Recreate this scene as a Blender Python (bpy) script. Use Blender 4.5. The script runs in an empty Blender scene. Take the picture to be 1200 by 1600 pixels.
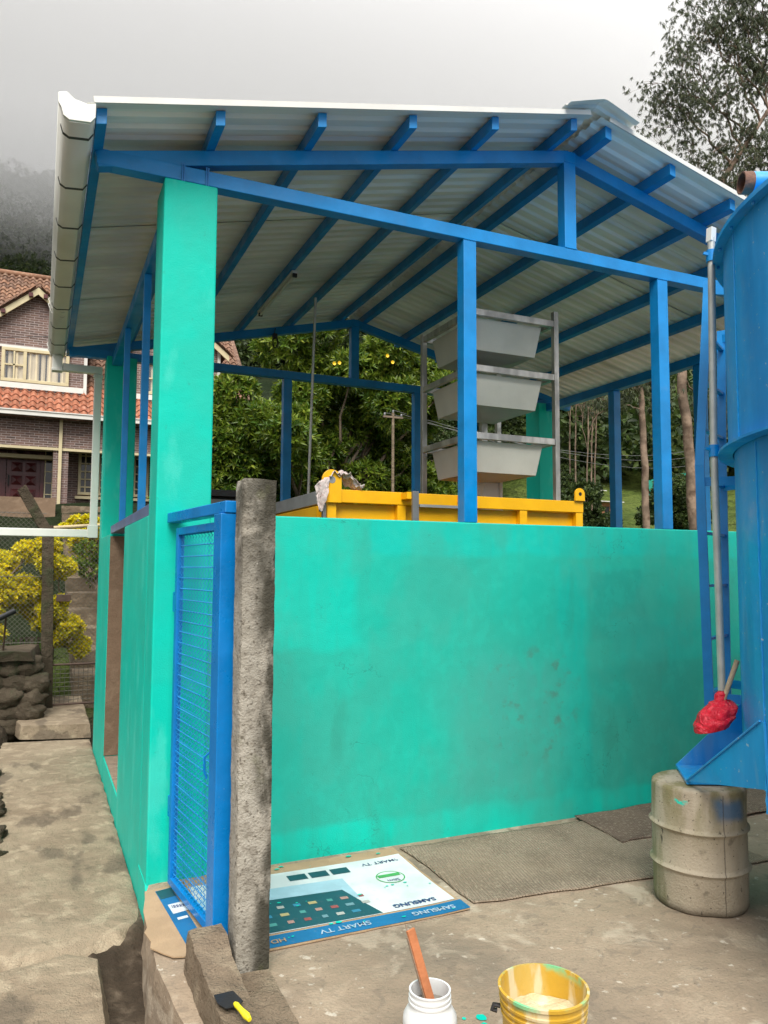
import bpy, math, random
import numpy as np
from mathutils import Vector, Matrix, noise
random.seed(7); rng = np.random.default_rng(7)
R = math.radians
scene = bpy.context.scene
COL = scene.collection

# ------------------------------------------------------------------ camera
CAM = np.array([-0.586, -4.4495, 1.7]); YAW, PIT, ROL, FPX = 0.4202, 0.0754, 0.0047, 1202.6
_f = np.array([math.sin(YAW)*math.cos(PIT), math.cos(YAW)*math.cos(PIT), math.sin(PIT)])
_r = np.array([math.cos(YAW), -math.sin(YAW), 0.0]); _u = np.cross(_r, _f)
_r, _u = _r*math.cos(ROL)+_u*math.sin(ROL), -_r*math.sin(ROL)+_u*math.cos(ROL)
cd = bpy.data.cameras.new('camera'); cam = bpy.data.objects.new('camera', cd); COL.objects.link(cam)
cd.sensor_fit = 'HORIZONTAL'; cd.sensor_width = 36.0; cd.lens = 36.0*FPX/1200.0
cd.clip_start = 0.05; cd.clip_end = 4000
M = Matrix(((_r[0], _u[0], -_f[0], CAM[0]), (_r[1], _u[1], -_f[1], CAM[1]), (_r[2], _u[2], -_f[2], CAM[2]), (0, 0, 0, 1)))
cam.matrix_world = M
scene.camera = cam

def ray(px, py):                       # photo pixel (1200 x 1600) -> direction
    return _f + _r*(px-600)/FPX - _u*(py-800)/FPX
def at(px, py, axis, v):
    d = ray(px, py); return Vector(CAM + d*(v-CAM[axis])/d[axis])
def atx(px, py, v): return at(px, py, 0, v)
def aty(px, py, v): return at(px, py, 1, v)
def atz(px, py, v): return at(px, py, 2, v)

# ------------------------------------------------------------------ world, sun, exposure
SUN_EL, SUN_AZ = R(50), R(199)         # azimuth clockwise from +Y: behind the camera
w = bpy.data.worlds.new('World'); scene.world = w; w.use_nodes = True
nt = w.node_tree; nt.nodes.clear()
out = nt.nodes.new('ShaderNodeOutputWorld'); bg = nt.nodes.new('ShaderNodeBackground')
sky = nt.nodes.new('ShaderNodeTexSky'); sky.sky_type = 'NISHITA'; sky.sun_disc = False
sky.sun_elevation = SUN_EL; sky.sun_rotation = SUN_AZ; sky.air_density = 1.0; sky.dust_density = 4.0
tc = nt.nodes.new('ShaderNodeTexCoord'); sep = nt.nodes.new('ShaderNodeSeparateXYZ')
nt.links.new(tc.outputs['Generated'], sep.inputs[0])
ramp = nt.nodes.new('ShaderNodeValToRGB')          # overcast: a cloud deck that gets brighter overhead
els = ramp.color_ramp.elements
els[0].position = 0.0; els[0].color = (0.325, 0.323, 0.321, 1)
els[1].position = 1.0; els[1].color = (1.10, 1.10, 1.11, 1)
e = els.new(0.30); e.color = (0.305, 0.303, 0.302, 1)
e = els.new(0.58); e.color = (0.305, 0.303, 0.303, 1)
nt.links.new(sep.outputs['Z'], ramp.inputs[0])
no = nt.nodes.new('ShaderNodeTexNoise'); no.inputs['Scale'].default_value = 2.2; no.inputs['Detail'].default_value = 5
no.inputs['Distortion'].default_value = 0.4
nt.links.new(tc.outputs['Generated'], no.inputs['Vector'])
mr = nt.nodes.new('ShaderNodeMapRange'); mr.inputs[1].default_value = 0.3; mr.inputs[2].default_value = 0.7
mr.inputs[3].default_value = 0.90; mr.inputs[4].default_value = 1.08
nt.links.new(no.outputs['Fac'], mr.inputs[0])
mul = nt.nodes.new('ShaderNodeVectorMath'); mul.operation = 'SCALE'
nt.links.new(ramp.outputs[0], mul.inputs[0]); nt.links.new(mr.outputs[0], mul.inputs['Scale'])
sc = nt.nodes.new('ShaderNodeVectorMath'); sc.operation = 'SCALE'; sc.inputs['Scale'].default_value = 0.05
nt.links.new(sky.outputs[0], sc.inputs[0])
mx = nt.nodes.new('ShaderNodeMix'); mx.data_type = 'RGBA'; mx.inputs['Factor'].default_value = 0.93
nt.links.new(sc.outputs[0], mx.inputs['A']); nt.links.new(mul.outputs[0], mx.inputs['B'])
nt.links.new(mx.outputs['Result'], bg.inputs['Color']); bg.inputs['Strength'].default_value = 1.0
nt.links.new(bg.outputs[0], out.inputs[0])
sl = bpy.data.lights.new('sun', 'SUN'); sl.energy = 1.5; sl.angle = R(35); sl.color = (1.0, 0.965, 0.91)
so = bpy.data.objects.new('sun', sl); COL.objects.link(so)
sd = Vector((math.sin(SUN_AZ)*math.cos(SUN_EL), math.cos(SUN_AZ)*math.cos(SUN_EL), math.sin(SUN_EL)))
so.rotation_euler = sd.to_track_quat('Z', 'Y').to_euler(); so.location = (-6, -9, 14)
vs = scene.view_settings; vs.view_transform = 'Standard'; vs.look = 'None'; vs.exposure = 1.5; vs.gamma = 1.0
vs.use_curve_mapping = False
scene.render.engine = 'CYCLES'
scene.cycles.max_bounces = 5; scene.cycles.diffuse_bounces = 5; scene.cycles.caustics_reflective = False; scene.cycles.caustics_refractive = False; scene.cycles.transparent_max_bounces = 8
scene.cycles.volume_bounces = 2

# ------------------------------------------------------------------ materials
def lin(r, g, b):
    f = lambda c: ((c/255+0.055)/1.055)**2.4 if c/255 > 0.04045 else c/255/12.92
    return (f(r), f(g), f(b))
class NM:
    """small node-graph helper around one Principled material"""
    def __init__(s, name, col, rough=.6, metal=0., spec=.5, space='Object', rand=True):
        s.m = bpy.data.materials.new(name); s.m.use_nodes = True; s.t = s.m.node_tree
        s.b = s.t.nodes['Principled BSDF']
        s.b.inputs['Roughness'].default_value = rough; s.b.inputs['Metallic'].default_value = metal
        s.b.inputs['Specular IOR Level'].default_value = spec
        s.b.inputs['Base Color'].default_value = (*col, 1)
        s.c = None; s.col = col; s.nrm = None
        tc = s.n('ShaderNodeTexCoord'); s.co = tc.outputs[space]
        if rand:
            oi = s.n('ShaderNodeObjectInfo'); v = s.n('ShaderNodeVectorMath'); v.operation = 'MULTIPLY_ADD'
            s.l(oi.outputs['Random'], v.inputs[0]); v.inputs[1].default_value = (37, 23, 51); s.l(s.co, v.inputs[2]); s.co = v.outputs[0]
            s.rnd = oi.outputs['Random']
    def n(s, t): return s.t.nodes.new(t)
    def l(s, a, b): s.t.links.new(a, b)
    def cur(s):
        if s.c is None:
            r = s.n('ShaderNodeRGB'); r.outputs[0].default_value = (*s.col, 1); s.c = r.outputs[0]
        return s.c
    def vec(s, stretch):
        if not stretch: return s.co
        v = s.n('ShaderNodeVectorMath'); v.operation = 'MULTIPLY'; s.l(s.co, v.inputs[0]); v.inputs[1].default_value = stretch
        return v.outputs[0]
    def noise(s, scale, detail=4, lo=.4, hi=.6, stretch=None, dist=0., rough=.55):
        t = s.n('ShaderNodeTexNoise'); s.l(s.vec(stretch), t.inputs['Vector'])
        t.inputs['Scale'].default_value = scale; t.inputs['Detail'].default_value = detail
        t.inputs['Distortion'].default_value = dist; t.inputs['Roughness'].default_value = rough
        return s.rng(t.outputs['Fac'], lo, hi)
    def rng(s, v, lo, hi, a=0., b=1.):
        m = s.n('ShaderNodeMapRange'); m.interpolation_type = 'SMOOTHSTEP'
        s.l(v, m.inputs[0]); m.inputs[1].default_value = lo; m.inputs[2].default_value = hi
        m.inputs[3].default_value = a; m.inputs[4].default_value = b
        return m.outputs[0]
    def math(s, op, a, b):
        m = s.n('ShaderNodeMath'); m.operation = op
        for i, x in enumerate((a, b)):
            if isinstance(x, (int, float)): m.inputs[i].default_value = x
            else: s.l(x, m.inputs[i])
        return m.outputs[0]
    def layer(s, mask, col, amt=1.):
        x = s.n('ShaderNodeMix'); x.data_type = 'RGBA'
        f = s.math('MULTIPLY', mask, amt) if amt != 1. else mask
        s.l(f, x.inputs['Factor']); s.l(s.cur(), x.inputs['A'])
        if isinstance(col, tuple): x.inputs['B'].default_value = (*col, 1)
        else: s.l(col, x.inputs['B'])
        s.c = x.outputs['Result']; return s
    def bump(s, h, strength=.3, dist=.02):
        b = s.n('ShaderNodeBump'); b.inputs['Strength'].default_value = strength; b.inputs['Distance'].default_value = dist
        s.l(h, b.inputs['Height'])
        if s.nrm is not None: s.l(s.nrm, b.inputs['Normal'])
        s.nrm = b.outputs[0]; return s
    def rough(s, v, a, b):
        s.l(s.rng(v, 0, 1, a, b), s.b.inputs['Roughness']); return s
    def hsv(s, v, lo=.8, hi=1.2):
        h = s.n('ShaderNodeHueSaturation'); s.l(s.cur(), h.inputs['Color']); s.l(s.rng(v, 0, 1, lo, hi), h.inputs['Value']); s.c = h.outputs[0]; return s
    def rect(s, xyz, u, v, u0, u1, v0, v1, soft=.03, wob=.05, sc=2.5):
        """soft-edged rectangle in two object coordinates with a hand-rolled, wobbling outline"""
        t = s.n('ShaderNodeTexNoise'); s.l(s.co, t.inputs['Vector']); t.inputs['Scale'].default_value = sc; t.inputs['Detail'].default_value = 5
        d = s.math('MULTIPLY', s.math('SUBTRACT', t.outputs['Fac'], .5), wob*4)
        U = s.math('ADD', xyz[u], d); W = s.math('ADD', xyz[v], d)
        a = s.math('MULTIPLY', s.rng(U, u0-soft, u0+soft), s.rng(U, u1-soft, u1+soft, 1., 0.))
        b = s.math('MULTIPLY', s.rng(W, v0-soft, v0+soft), s.rng(W, v1-soft, v1+soft, 1., 0.))
        return s.math('MULTIPLY', a, b)
    def xyz(s):
        p = s.n('ShaderNodeSeparateXYZ'); s.l(s.co, p.inputs[0]); return [p.outputs[i] for i in range(3)]
    def done(s):
        if s.c is not None: s.l(s.c, s.b.inputs['Base Color'])
        if s.nrm is not None: s.l(s.nrm, s.b.inputs['Normal'])
        return s.m
MATS = {}
def simple(name, col, rough=.6, metal=0., var=.12, vs=6., bump=.1, bs=60., spec=.5, dirt=None):
    m = NM(name, col, rough, metal, spec)
    m.hsv(m.noise(vs, 5, .25, .75), 1-var, 1+var)
    if dirt: m.layer(m.noise(dirt[1], 6, .5, .72), dirt[0], dirt[2])
    if bump: m.bump(m.noise(bs, 3, .2, .8), bump, .01)
    return m.done()

TEAL = (0.0, 0.53, 0.405); TEAL_OLD = (0.012, 0.33, 0.235)
BLUE = (0.001, 0.215, 0.54)
def mk_wall():
    m = NM('teal_wall_paint', (0.010, 0.43, 0.325), .6, spec=.25, rand=False); p = m.xyz(); p[0] = m.math('ADD', p[0], 2.9)
    m.layer(m.noise(1.3, 6, .35, .7), (0.03, 0.37, 0.28), .8)
    m.layer(m.noise(.9, 4, .42, .6, (1, 1, .5)), (0.01, 0.47, 0.355), .6)
    fresh = (0.0, 0.55, 0.425)
    # fresh-coat areas rolled over the first coat (object coordinates: x along the wall, z up)
    m.layer(m.rect(p, 0, 2, .2, 1.23, 1.22, 2.3, .04, .06, 1.8), fresh, .6)
    m.layer(m.rect(p, 0, 2, -.2, 6, -.2, .17, .03, .04), fresh, .85)
    m.layer(m.rect(p, 0, 2, 2.72, 3.0, -.2, 1.75, .05, .05), (0.003, .45, .36), .8)
    m.layer(m.rect(p, 0, 2, 1.3, 6, 1.80, 2.3, .03, .03), (0.003, .49, .40), .8)
    m.layer(m.rect(p, 0, 2, 3.0, 6, .2, 1.05, .06, .07, 1.6), (0.014, .31, .25), .55)
    m.layer(m.rect(p, 0, 2, 3.02, 3.5, 1.2, 1.72, .03, .06, 1.6), (0.014, .32, .255), .55)
    m.layer(m.rect(p, 0, 2, 3.2, 6, 1.05, 1.35, .03, .03), (0.004, .44, .355), .7)
    m.layer(m.rect(p, 0, 2, 1.9, 2.75, .15, 1.1, .25, .12), (0.06, .36, .295), .75)
    m.layer(m.noise(6, 7, .42, .62, (1.6, 1, .22)), (0.025, .38, .285), .3); m.layer(m.noise(13, 7, .48, .66, (1, 1, .8)), (0.02, .49, .375), .3)
    m.layer(m.noise(2.6, 7, .46, .62, (1, 1, .6)), (0.05, .36, .275), .4)
    vo = m.n('ShaderNodeTexVoronoi'); vo.feature = 'DISTANCE_TO_EDGE'; vo.inputs['Scale'].default_value = 4.5; wn = m.n('ShaderNodeTexNoise'); wn.inputs['Scale'].default_value = 7; wn.inputs['Detail'].default_value = 6; m.l(m.co, wn.inputs['Vector'])
    wa = m.n('ShaderNodeVectorMath'); wa.operation = 'MULTIPLY_ADD'; m.l(wn.outputs['Color'], wa.inputs[0]); wa.inputs[1].default_value = (.35, .35, .35); m.l(m.co, wa.inputs[2]); m.l(wa.outputs[0], vo.inputs['Vector'])
    m.layer(m.math('MULTIPLY', m.rng(vo.outputs['Distance'], .010, .003), m.noise(1.4, 3, .56, .66)), (.02, .20, .16), .65)
    sm = m.math('MULTIPLY', m.noise(9, 8, .55, .72), m.rect(p, 0, 2, 2.2, 2.85, .45, 1.15, .12, .06))
    m.layer(sm, (0.09, .16, .12), .55)
    m.layer(m.noise(38, 6, .64, .76), (0.03, .26, .20), .4)
    m.layer(m.noise(3.1, 8, .60, .72, (1, 1, .35)), (0.03, .25, .18), .35)
    m.bump(m.noise(150, 5, .2, .8), .22, .004); m.bump(m.noise(2.2, 3, .2, .8), .2, .03)
    m.rough(m.noise(2, 4, .3, .7), .45, .65)
    return m.done()
def mk_teal(name='teal_column_paint', a=TEAL):
    m = NM(name, a, .5, spec=.22)
    m.layer(m.noise(2.2, 6, .42, .66), (0.02, .455, .345), .55)
    m.layer(m.noise(5, 7, .52, .66, (1, 1, .4)), (0.07, .60, .48), .5)
    m.layer(m.noise(26, 5, .66, .76), (0.02, .27, .19), .4)
    m.bump(m.noise(140, 5, .2, .8), .18, .004); m.bump(m.noise(3, 3, .2, .8), .2, .02)
    return m.done()
def mk_blue(name='blue_steel_paint', a=BLUE, rough=.34, dust=.25):
    m = NM(name, a, rough)
    m.hsv(m.noise(4, 5, .25, .75, (1, 1, 1)), .88, 1.12)
    m.layer(m.noise(7, 7, .58, .8), (.10, .25, .48), dust)
    m.layer(m.noise(120, 2, .72, .76), (.2, .34, .5), .5)
    m.bump(m.noise(14, 4, .2, .8), .12, .01); m.rough(m.noise(5, 5, .3, .7), rough-.06, rough+.14)
    return m.done()
def mk_tank():
    m = NM('blue_tank_paint', (.005, .30, .70), .36, rand=False)
    m.layer(m.noise(1.4, 6, .4, .7, (1, 1, .35)), (.05, .28, .60), .6)
    m.layer(m.noise(5, 7, .58, .72, (1, 1, .3)), (.14, .32, .52), .5)
    m.layer(m.noise(9, 8, .60, .70, (1, 1, .12)), (.22, .40, .58), .4); m.layer(m.noise(2.2, 6, .52, .66, (1, 1, .2)), (.01, .17, .46), .6)  # upright streaks: scratches, plus reflections on the shell put into the colour
    m.layer(m.noise(42, 4, .67, .72), (.42, .50, .56), .85)
    m.layer(m.noise(20, 6, .70, .76), (.3, .42, .52), .5)
    m.bump(m.noise(3, 3, .2, .8), .2, .03); m.bump(m.noise(45, 3, .2, .8), .06, .005)
    m.rough(m.noise(4, 5, .3, .7), .3, .52)
    return m.done()
def mk_conc(name, a, b, c, moss=None, sc=1.0, bumpk=.5, pits=True):
    a, b, c = [tuple(x*k for x, k in zip(q, (.84, .765, .665))) for q in (a, b, c)]
    m = NM(name, a, .9, spec=.25)
    m.layer(m.noise(1.6*sc, 8, .38, .62), b, .85); m.layer(m.noise(5*sc, 8, .5, .66, dist=.6), c, .7)
    m.layer(m.noise(90*sc, 3, .35, .7), tuple(x*.72 for x in a), .5)
    if moss: m.layer(m.noise(moss[1], 8, moss[2], moss[3], moss[4] if len(moss) > 4 else None), moss[0], .9)
    if name == 'yard_concrete': m.layer(m.noise(3.2, 9, .56, .63, dist=.5), (.46, .385, .29), .6); m.layer(m.noise(18, 6, .64, .70), (.56, .50, .41), .65); m.layer(m.noise(.8, 5, .5, .7), (.22, .17, .12), .45); m.layer(m.noise(9, 9, .56, .66, dist=1.), (.17, .135, .10), .5)
    if pits: m.layer(m.noise(70*sc, 2, .68, .74), tuple(x*.3 for x in a), .7)
    m.bump(m.noise(6*sc, 8, .2, .8), bumpk, .03); m.bump(m.noise(80*sc, 4, .25, .75), bumpk*.8, .008)
    return m.done()
def mk_brick():
    m = NM('brown_brick', (.3, .2, .18), .85, spec=.2, rand=False)
    t = m.n('ShaderNodeTexBrick'); mp = m.n('ShaderNodeMapping'); mp.inputs['Rotation'].default_value = (R(90), 0, 0)
    m.l(m.co, mp.inputs[0]); m.l(mp.outputs[0], t.inputs[0])
    t.inputs['Color1'].default_value = (.205, .125, .10, 1); t.inputs['Color2'].default_value = (.105, .078, .068, 1)
    t.inputs['Mortar'].default_value = (.42, .36, .34, 1); t.inputs['Scale'].default_value = 1.0
    t.inputs['Mortar Size'].default_value = .008; t.inputs['Brick Width'].default_value = .26; t.inputs['Row Height'].default_value = .075
    m.c = t.outputs['Color']; m.layer(m.noise(7, 4, .55, .62, (1, 1, 3)), (.27, .20, .175), .6)
    m.layer(m.noise(1.2, 4, .4, .65), (.14, .09, .085), .4)
    m.bump(t.outputs['Fac'], -.6, .02)
    return m.done()
def mk_tile(name, a, b, c):
    m = NM(name, a, .8, spec=.2)
    m.layer(m.rng(m.rnd, .0, 1.), b, .75); m.layer(m.noise(9, 6, .5, .66), c, .75); m.bump(m.noise(40, 4, .2, .8), .3, .01)
    m.hsv(m.noise(1.1, 3, .3, .7), .8, 1.15)
    return m.done()
def mk_leaf(name, a, b, c, trans=.35, rough=.42):
    m = NM(name, a, rough, spec=.4, rand=False)
    at_ = m.n('ShaderNodeAttribute'); at_.attribute_name = 'tint'
    s = m.n('ShaderNodeSeparateColor'); m.l(at_.outputs['Color'], s.inputs[0])
    m.layer(m.rng(s.outputs[0], 0, 1), b); m.layer(m.rng(s.outputs[1], .75, 1.), c, .8)
    m.hsv(s.outputs[2], .65, 1.3)
    col = m.cur(); mat_ = m.done()
    tr = m.n('ShaderNodeBsdfTranslucent'); m.l(col, tr.inputs[0])
    ms = m.n('ShaderNodeMixShader'); ms.inputs[0].default_value = trans
    o = m.t.nodes['Material Output']; m.l(m.b.outputs[0], ms.inputs[1]); m.l(tr.outputs[0], ms.inputs[2]); m.l(ms.outputs[0], o.inputs[0])
    return mat_
def mk_roof():
    m = NM('galvalume_sheet', (.80, .81, .74), .45, .03)
    m.hsv(m.noise(1.2, 4, .3, .7, (.3, 2, 1)), .86, 1.1); m.layer(m.noise(5, 6, .52, .75, (.4, 3, 1)), (.66, .66, .56), .5)
    m.rough(m.noise(6, 4, .3, .7), .36, .55)
    return m.done()
def mk_steel():
    m = NM('brushed_steel', (.56, .54, .50), .36, .75)
    m.hsv(m.noise(8, 5, .3, .7, (1, 1, .25)), .72, 1.2); m.rough(m.noise(20, 4, .3, .7), .28, .55)
    return m.done()
def mk_mat(name, a, b, ang):
    m = NM(name, a, .95, spec=.1)
    mp = m.n('ShaderNodeMapping'); mp.inputs['Rotation'].default_value = (0, 0, ang); m.l(m.co, mp.inputs[0])
    wv = m.n('ShaderNodeTexWave'); m.l(mp.outputs[0], wv.inputs[0]); wv.inputs['Scale'].default_value = 17; wv.inputs['Distortion'].default_value = 3.2; wv.inputs['Detail'].default_value = 2
    w2 = m.n('ShaderNodeTexWave'); m.l(mp.outputs[0], w2.inputs[0]); w2.bands_direction = 'Y'; w2.inputs['Scale'].default_value = 24; w2.inputs['Distortion'].default_value = 2.
    k = m.math('MULTIPLY', wv.outputs['Fac'], m.math('ADD', m.math('MULTIPLY', w2.outputs['Fac'], .85), .15))
    m.layer(m.rng(k, .1, .7), b, .9); m.layer(m.noise(2.5, 6, .42, .68), tuple(x*.6 for x in a), .5); m.layer(m.noise(45, 5, .5, .68), (.46, .38, .28), .5); m.layer(m.noise(1.3, 5, .45, .65), (.33, .25, .17), .35)
    m.bump(k, .9, .012)
    return m.done()
M_ = dict(
    wall=mk_wall(), teal=mk_teal(), blue=mk_blue(), gateblue=mk_blue('blue_gate_paint', (.002, .185, .52), .3, .12),
    tank=mk_tank(), roof=mk_roof(), steel=mk_steel(),
    beamgrey=simple('weathered_blue_beam', (.10, .15, .30), .35, 0, .15, 5, .1),
    slab=mk_conc('yard_concrete', (.385, .325, .26), (.285, .24, .195), (.45, .39, .32), ((.19, .155, .115), 1.6, .55, .70), 1., .4),
    path=mk_conc('path_concrete', (.40, .35, .275), (.29, .24, .185), (.56, .50, .40), ((.16, .125, .088), 2.9, .55, .62, (1, .45, 1)), 1.4, .75),
    kerb=mk_conc('kerb_concrete', (.27, .225, .175), (.17, .14, .105), (.36, .32, .25), ((.10, .10, .06), 3.5, .55, .7), 1., 1.),
    post=mk_conc('post_concrete', (.31, .275, .22), (.20, .18, .145), (.44, .40, .33), ((.055, .052, .040), 3.4, .53, .64, (2.2, 2.2, .5)), 1.3, .55),
    jamb=mk_conc('render_concrete', (.27, .20, .15), (.22, .165, .125), (.31, .24, .185), None, 1., .3),
    earth=simple('damp_earth', (.046, .034, .023), .95, 0, .3, 3, .9, 25, .15, ((.16, .125, .09), 6, .7)),
    stone=mk_conc('mossy_stone', (.11, .093, .072), (.065, .055, .04), (.16, .138, .11), ((.055, .06, .03), 3, .5, .66), 1., 1.),
    brick=mk_brick(),
    cream=simple('cream_paint', (.56, .48, .29), .5, 0, .06, 3, .03),
    white=simple('white_paint', (.66, .65, .60), .42, 0, .05, 3, .03),
    gutter=simple('white_pvc', (.76, .76, .70), .35, 0, .05, 2, .03, 60, .5, ((.55, .54, .44), 2.2, .35)),
    dark=simple('dark_strap', (.05, .055, .05), .6), black=simple('black_plastic', (.012, .012, .013), .45),
    curtain=simple('curtain', (.66, .57, .40), .9, 0, .06, 3, 0), glass=NM('window_glass', (.03, .03, .032), .06, spec=.6).done(),
    door=simple('maroon_wood', (.085, .018, .020), .35, 0, .2, 4, .06, 30),
    yellow=simple('yellow_paint', (.90, .46, .002), .42, 0, .06, 4, .06, 30, .5, ((.70, .30, .01), 5, .3)),
    greysteel=simple('grey_steel', (.19, .19, .195), .45, .3, .1), rail=simple('grey_rail', (.30, .30, .30), .5, .1, .08),
    tray=simple('grey_tray_paint', (.62, .62, .55), .5, 0, .06, 3, .04),
    galv=simple('galvanised_pipe', (.47, .47, .43), .42, .35, .12, 9, .08),
    drum=None, red=None,
)
def mk_drum():
    m = NM('cast_drum_concrete', (.42, .355, .262), .9, spec=.25, rand=False); p = m.xyz()
    m.layer(m.noise(3, 8, .4, .65), (.32, .265, .19), .8); m.layer(m.noise(6, 7, .5, .68, (1, 1, .25)), (.50, .44, .335), .6)
    m.layer(m.math('MULTIPLY', m.noise(7, 7, .44, .58, (1, 1, .3)), m.rng(p[2], .25, .62)), (.16, .14, .05), .75)
    m.layer(m.noise(75, 2, .66, .73), (.05, .042, .03), .8); m.layer(m.noise(11, 6, .64, .72), (.10, .085, .06), .5)
    U_ = m.math('SUBTRACT', m.math('MULTIPLY', p[0], .913), m.math('MULTIPLY', p[1], .408)); fa = m.rng(m.math('ADD', m.math('MULTIPLY', p[0], .408), m.math('MULTIPLY', p[1], .913)), -.05, .02, 1., 0.); p = [U_, p[1], p[2]]
    bl = m.math('MULTIPLY', m.rect(p, 0, 2, -.02, .16, .46, .57, .03, .03, 6), fa)
    m.layer(bl, (.03, .13, .27), .75)
    tl = m.math('MULTIPLY', m.rect(p, 0, 2, -.185, -.15, .525, .55, .006, .02, 22), fa)
    m.layer(tl, TEAL, .9)
    ang = m.rect(p, 0, 2, .028, .034, .0, .59, .002, .004, 9); m.layer(m.math('MULTIPLY', ang, fa), (.06, .05, .035), .6)
    m.layer(m.math('MULTIPLY', m.noise(5, 7, .5, .62, (1, 1, .15)), m.rng(p[0], -.02, -.2)), (.17, .165, .07), .7)
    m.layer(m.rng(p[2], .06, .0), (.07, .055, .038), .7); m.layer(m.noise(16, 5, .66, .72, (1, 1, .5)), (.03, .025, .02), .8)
    m.bump(m.noise(9, 7, .2, .8), .22, .012); m.bump(m.noise(90, 3, .2, .8), .4, .005)
    return m.done()
M_['drum'] = mk_drum()
def mk_post():
    m = NM('lichened_post_concrete', (.32, .292, .24), .92, spec=.2, rand=False); p = m.xyz()
    m.layer(m.noise(7, 8, .4, .62), (.40, .37, .31), .8); m.layer(m.noise(30, 6, .52, .64), (.23, .205, .165), .7); m.layer(m.noise(60, 3, .58, .68), (.09, .075, .055), .7)
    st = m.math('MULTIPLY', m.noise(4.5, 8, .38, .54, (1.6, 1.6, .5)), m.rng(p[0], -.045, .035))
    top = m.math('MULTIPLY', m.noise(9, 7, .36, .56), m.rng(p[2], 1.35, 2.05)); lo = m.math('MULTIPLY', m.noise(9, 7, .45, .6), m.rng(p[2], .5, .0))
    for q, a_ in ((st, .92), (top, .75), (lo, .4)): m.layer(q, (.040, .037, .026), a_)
    m.layer(m.noise(24, 4, .68, .74), (.50, .47, .41), .7); m.layer(m.noise(6, 5, .58, .7), (.11, .115, .05), .35)
    m.bump(m.noise(110, 4, .2, .8), .55, .006); m.bump(m.noise(22, 6, .2, .8), .4, .012); return m.done()
M_['post2'] = mk_post()
_s = M_['slab']
_m = NM('red_plastic_bag', (.68, .008, .03), .16, spec=.6); _m.bump(_m.noise(13, 5, .2, .8, dist=2.), .9, .02); _m.hsv(_m.noise(9, 5, .3, .7), .8, 1.2); M_['red'] = _m.done()
M_['tile_new'] = mk_tile('clay_tile', (.37, .145, .082), (.28, .10, .06), (.42, .22, .15))
M_['tile_old'] = mk_tile('aged_clay_tile', (.24, .125, .075), (.10, .062, .048), (.30, .20, .135))
M_['leaf'] = mk_leaf('glossy_leaf', (.165, .235, .020), (.060, .125, .014), (.32, .36, .045))
M_['euc'] = mk_leaf('eucalyptus_leaf', (.085, .105, .042), (.040, .060, .026), (.15, .16, .075), .3, .5)
M_['yleaf'] = mk_leaf('golden_leaf', (.82, .68, .012), (.66, .60, .02), (.26, .32, .02), .35)
M_['hill_leaf'] = mk_leaf('hill_leaf', (.058, .092, .018), (.026, .050, .012), (.11, .14, .032), .25, .6)
M_['grassleaf'] = mk_leaf('grass_leaf', (.06, .13, .015), (.04, .09, .012), (.12, .18, .03), .3, .6)
M_['bark'] = simple('grey_bark', (.16, .12, .085), .9, 0, .3, 6, .6, 20)
M_['eucbark'] = simple('eucalyptus_bark', (.20, .145, .105), .85, 0, .45, 2.2, .8, 9, .2, ((.075, .045, .03), 3.5, .85))

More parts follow.
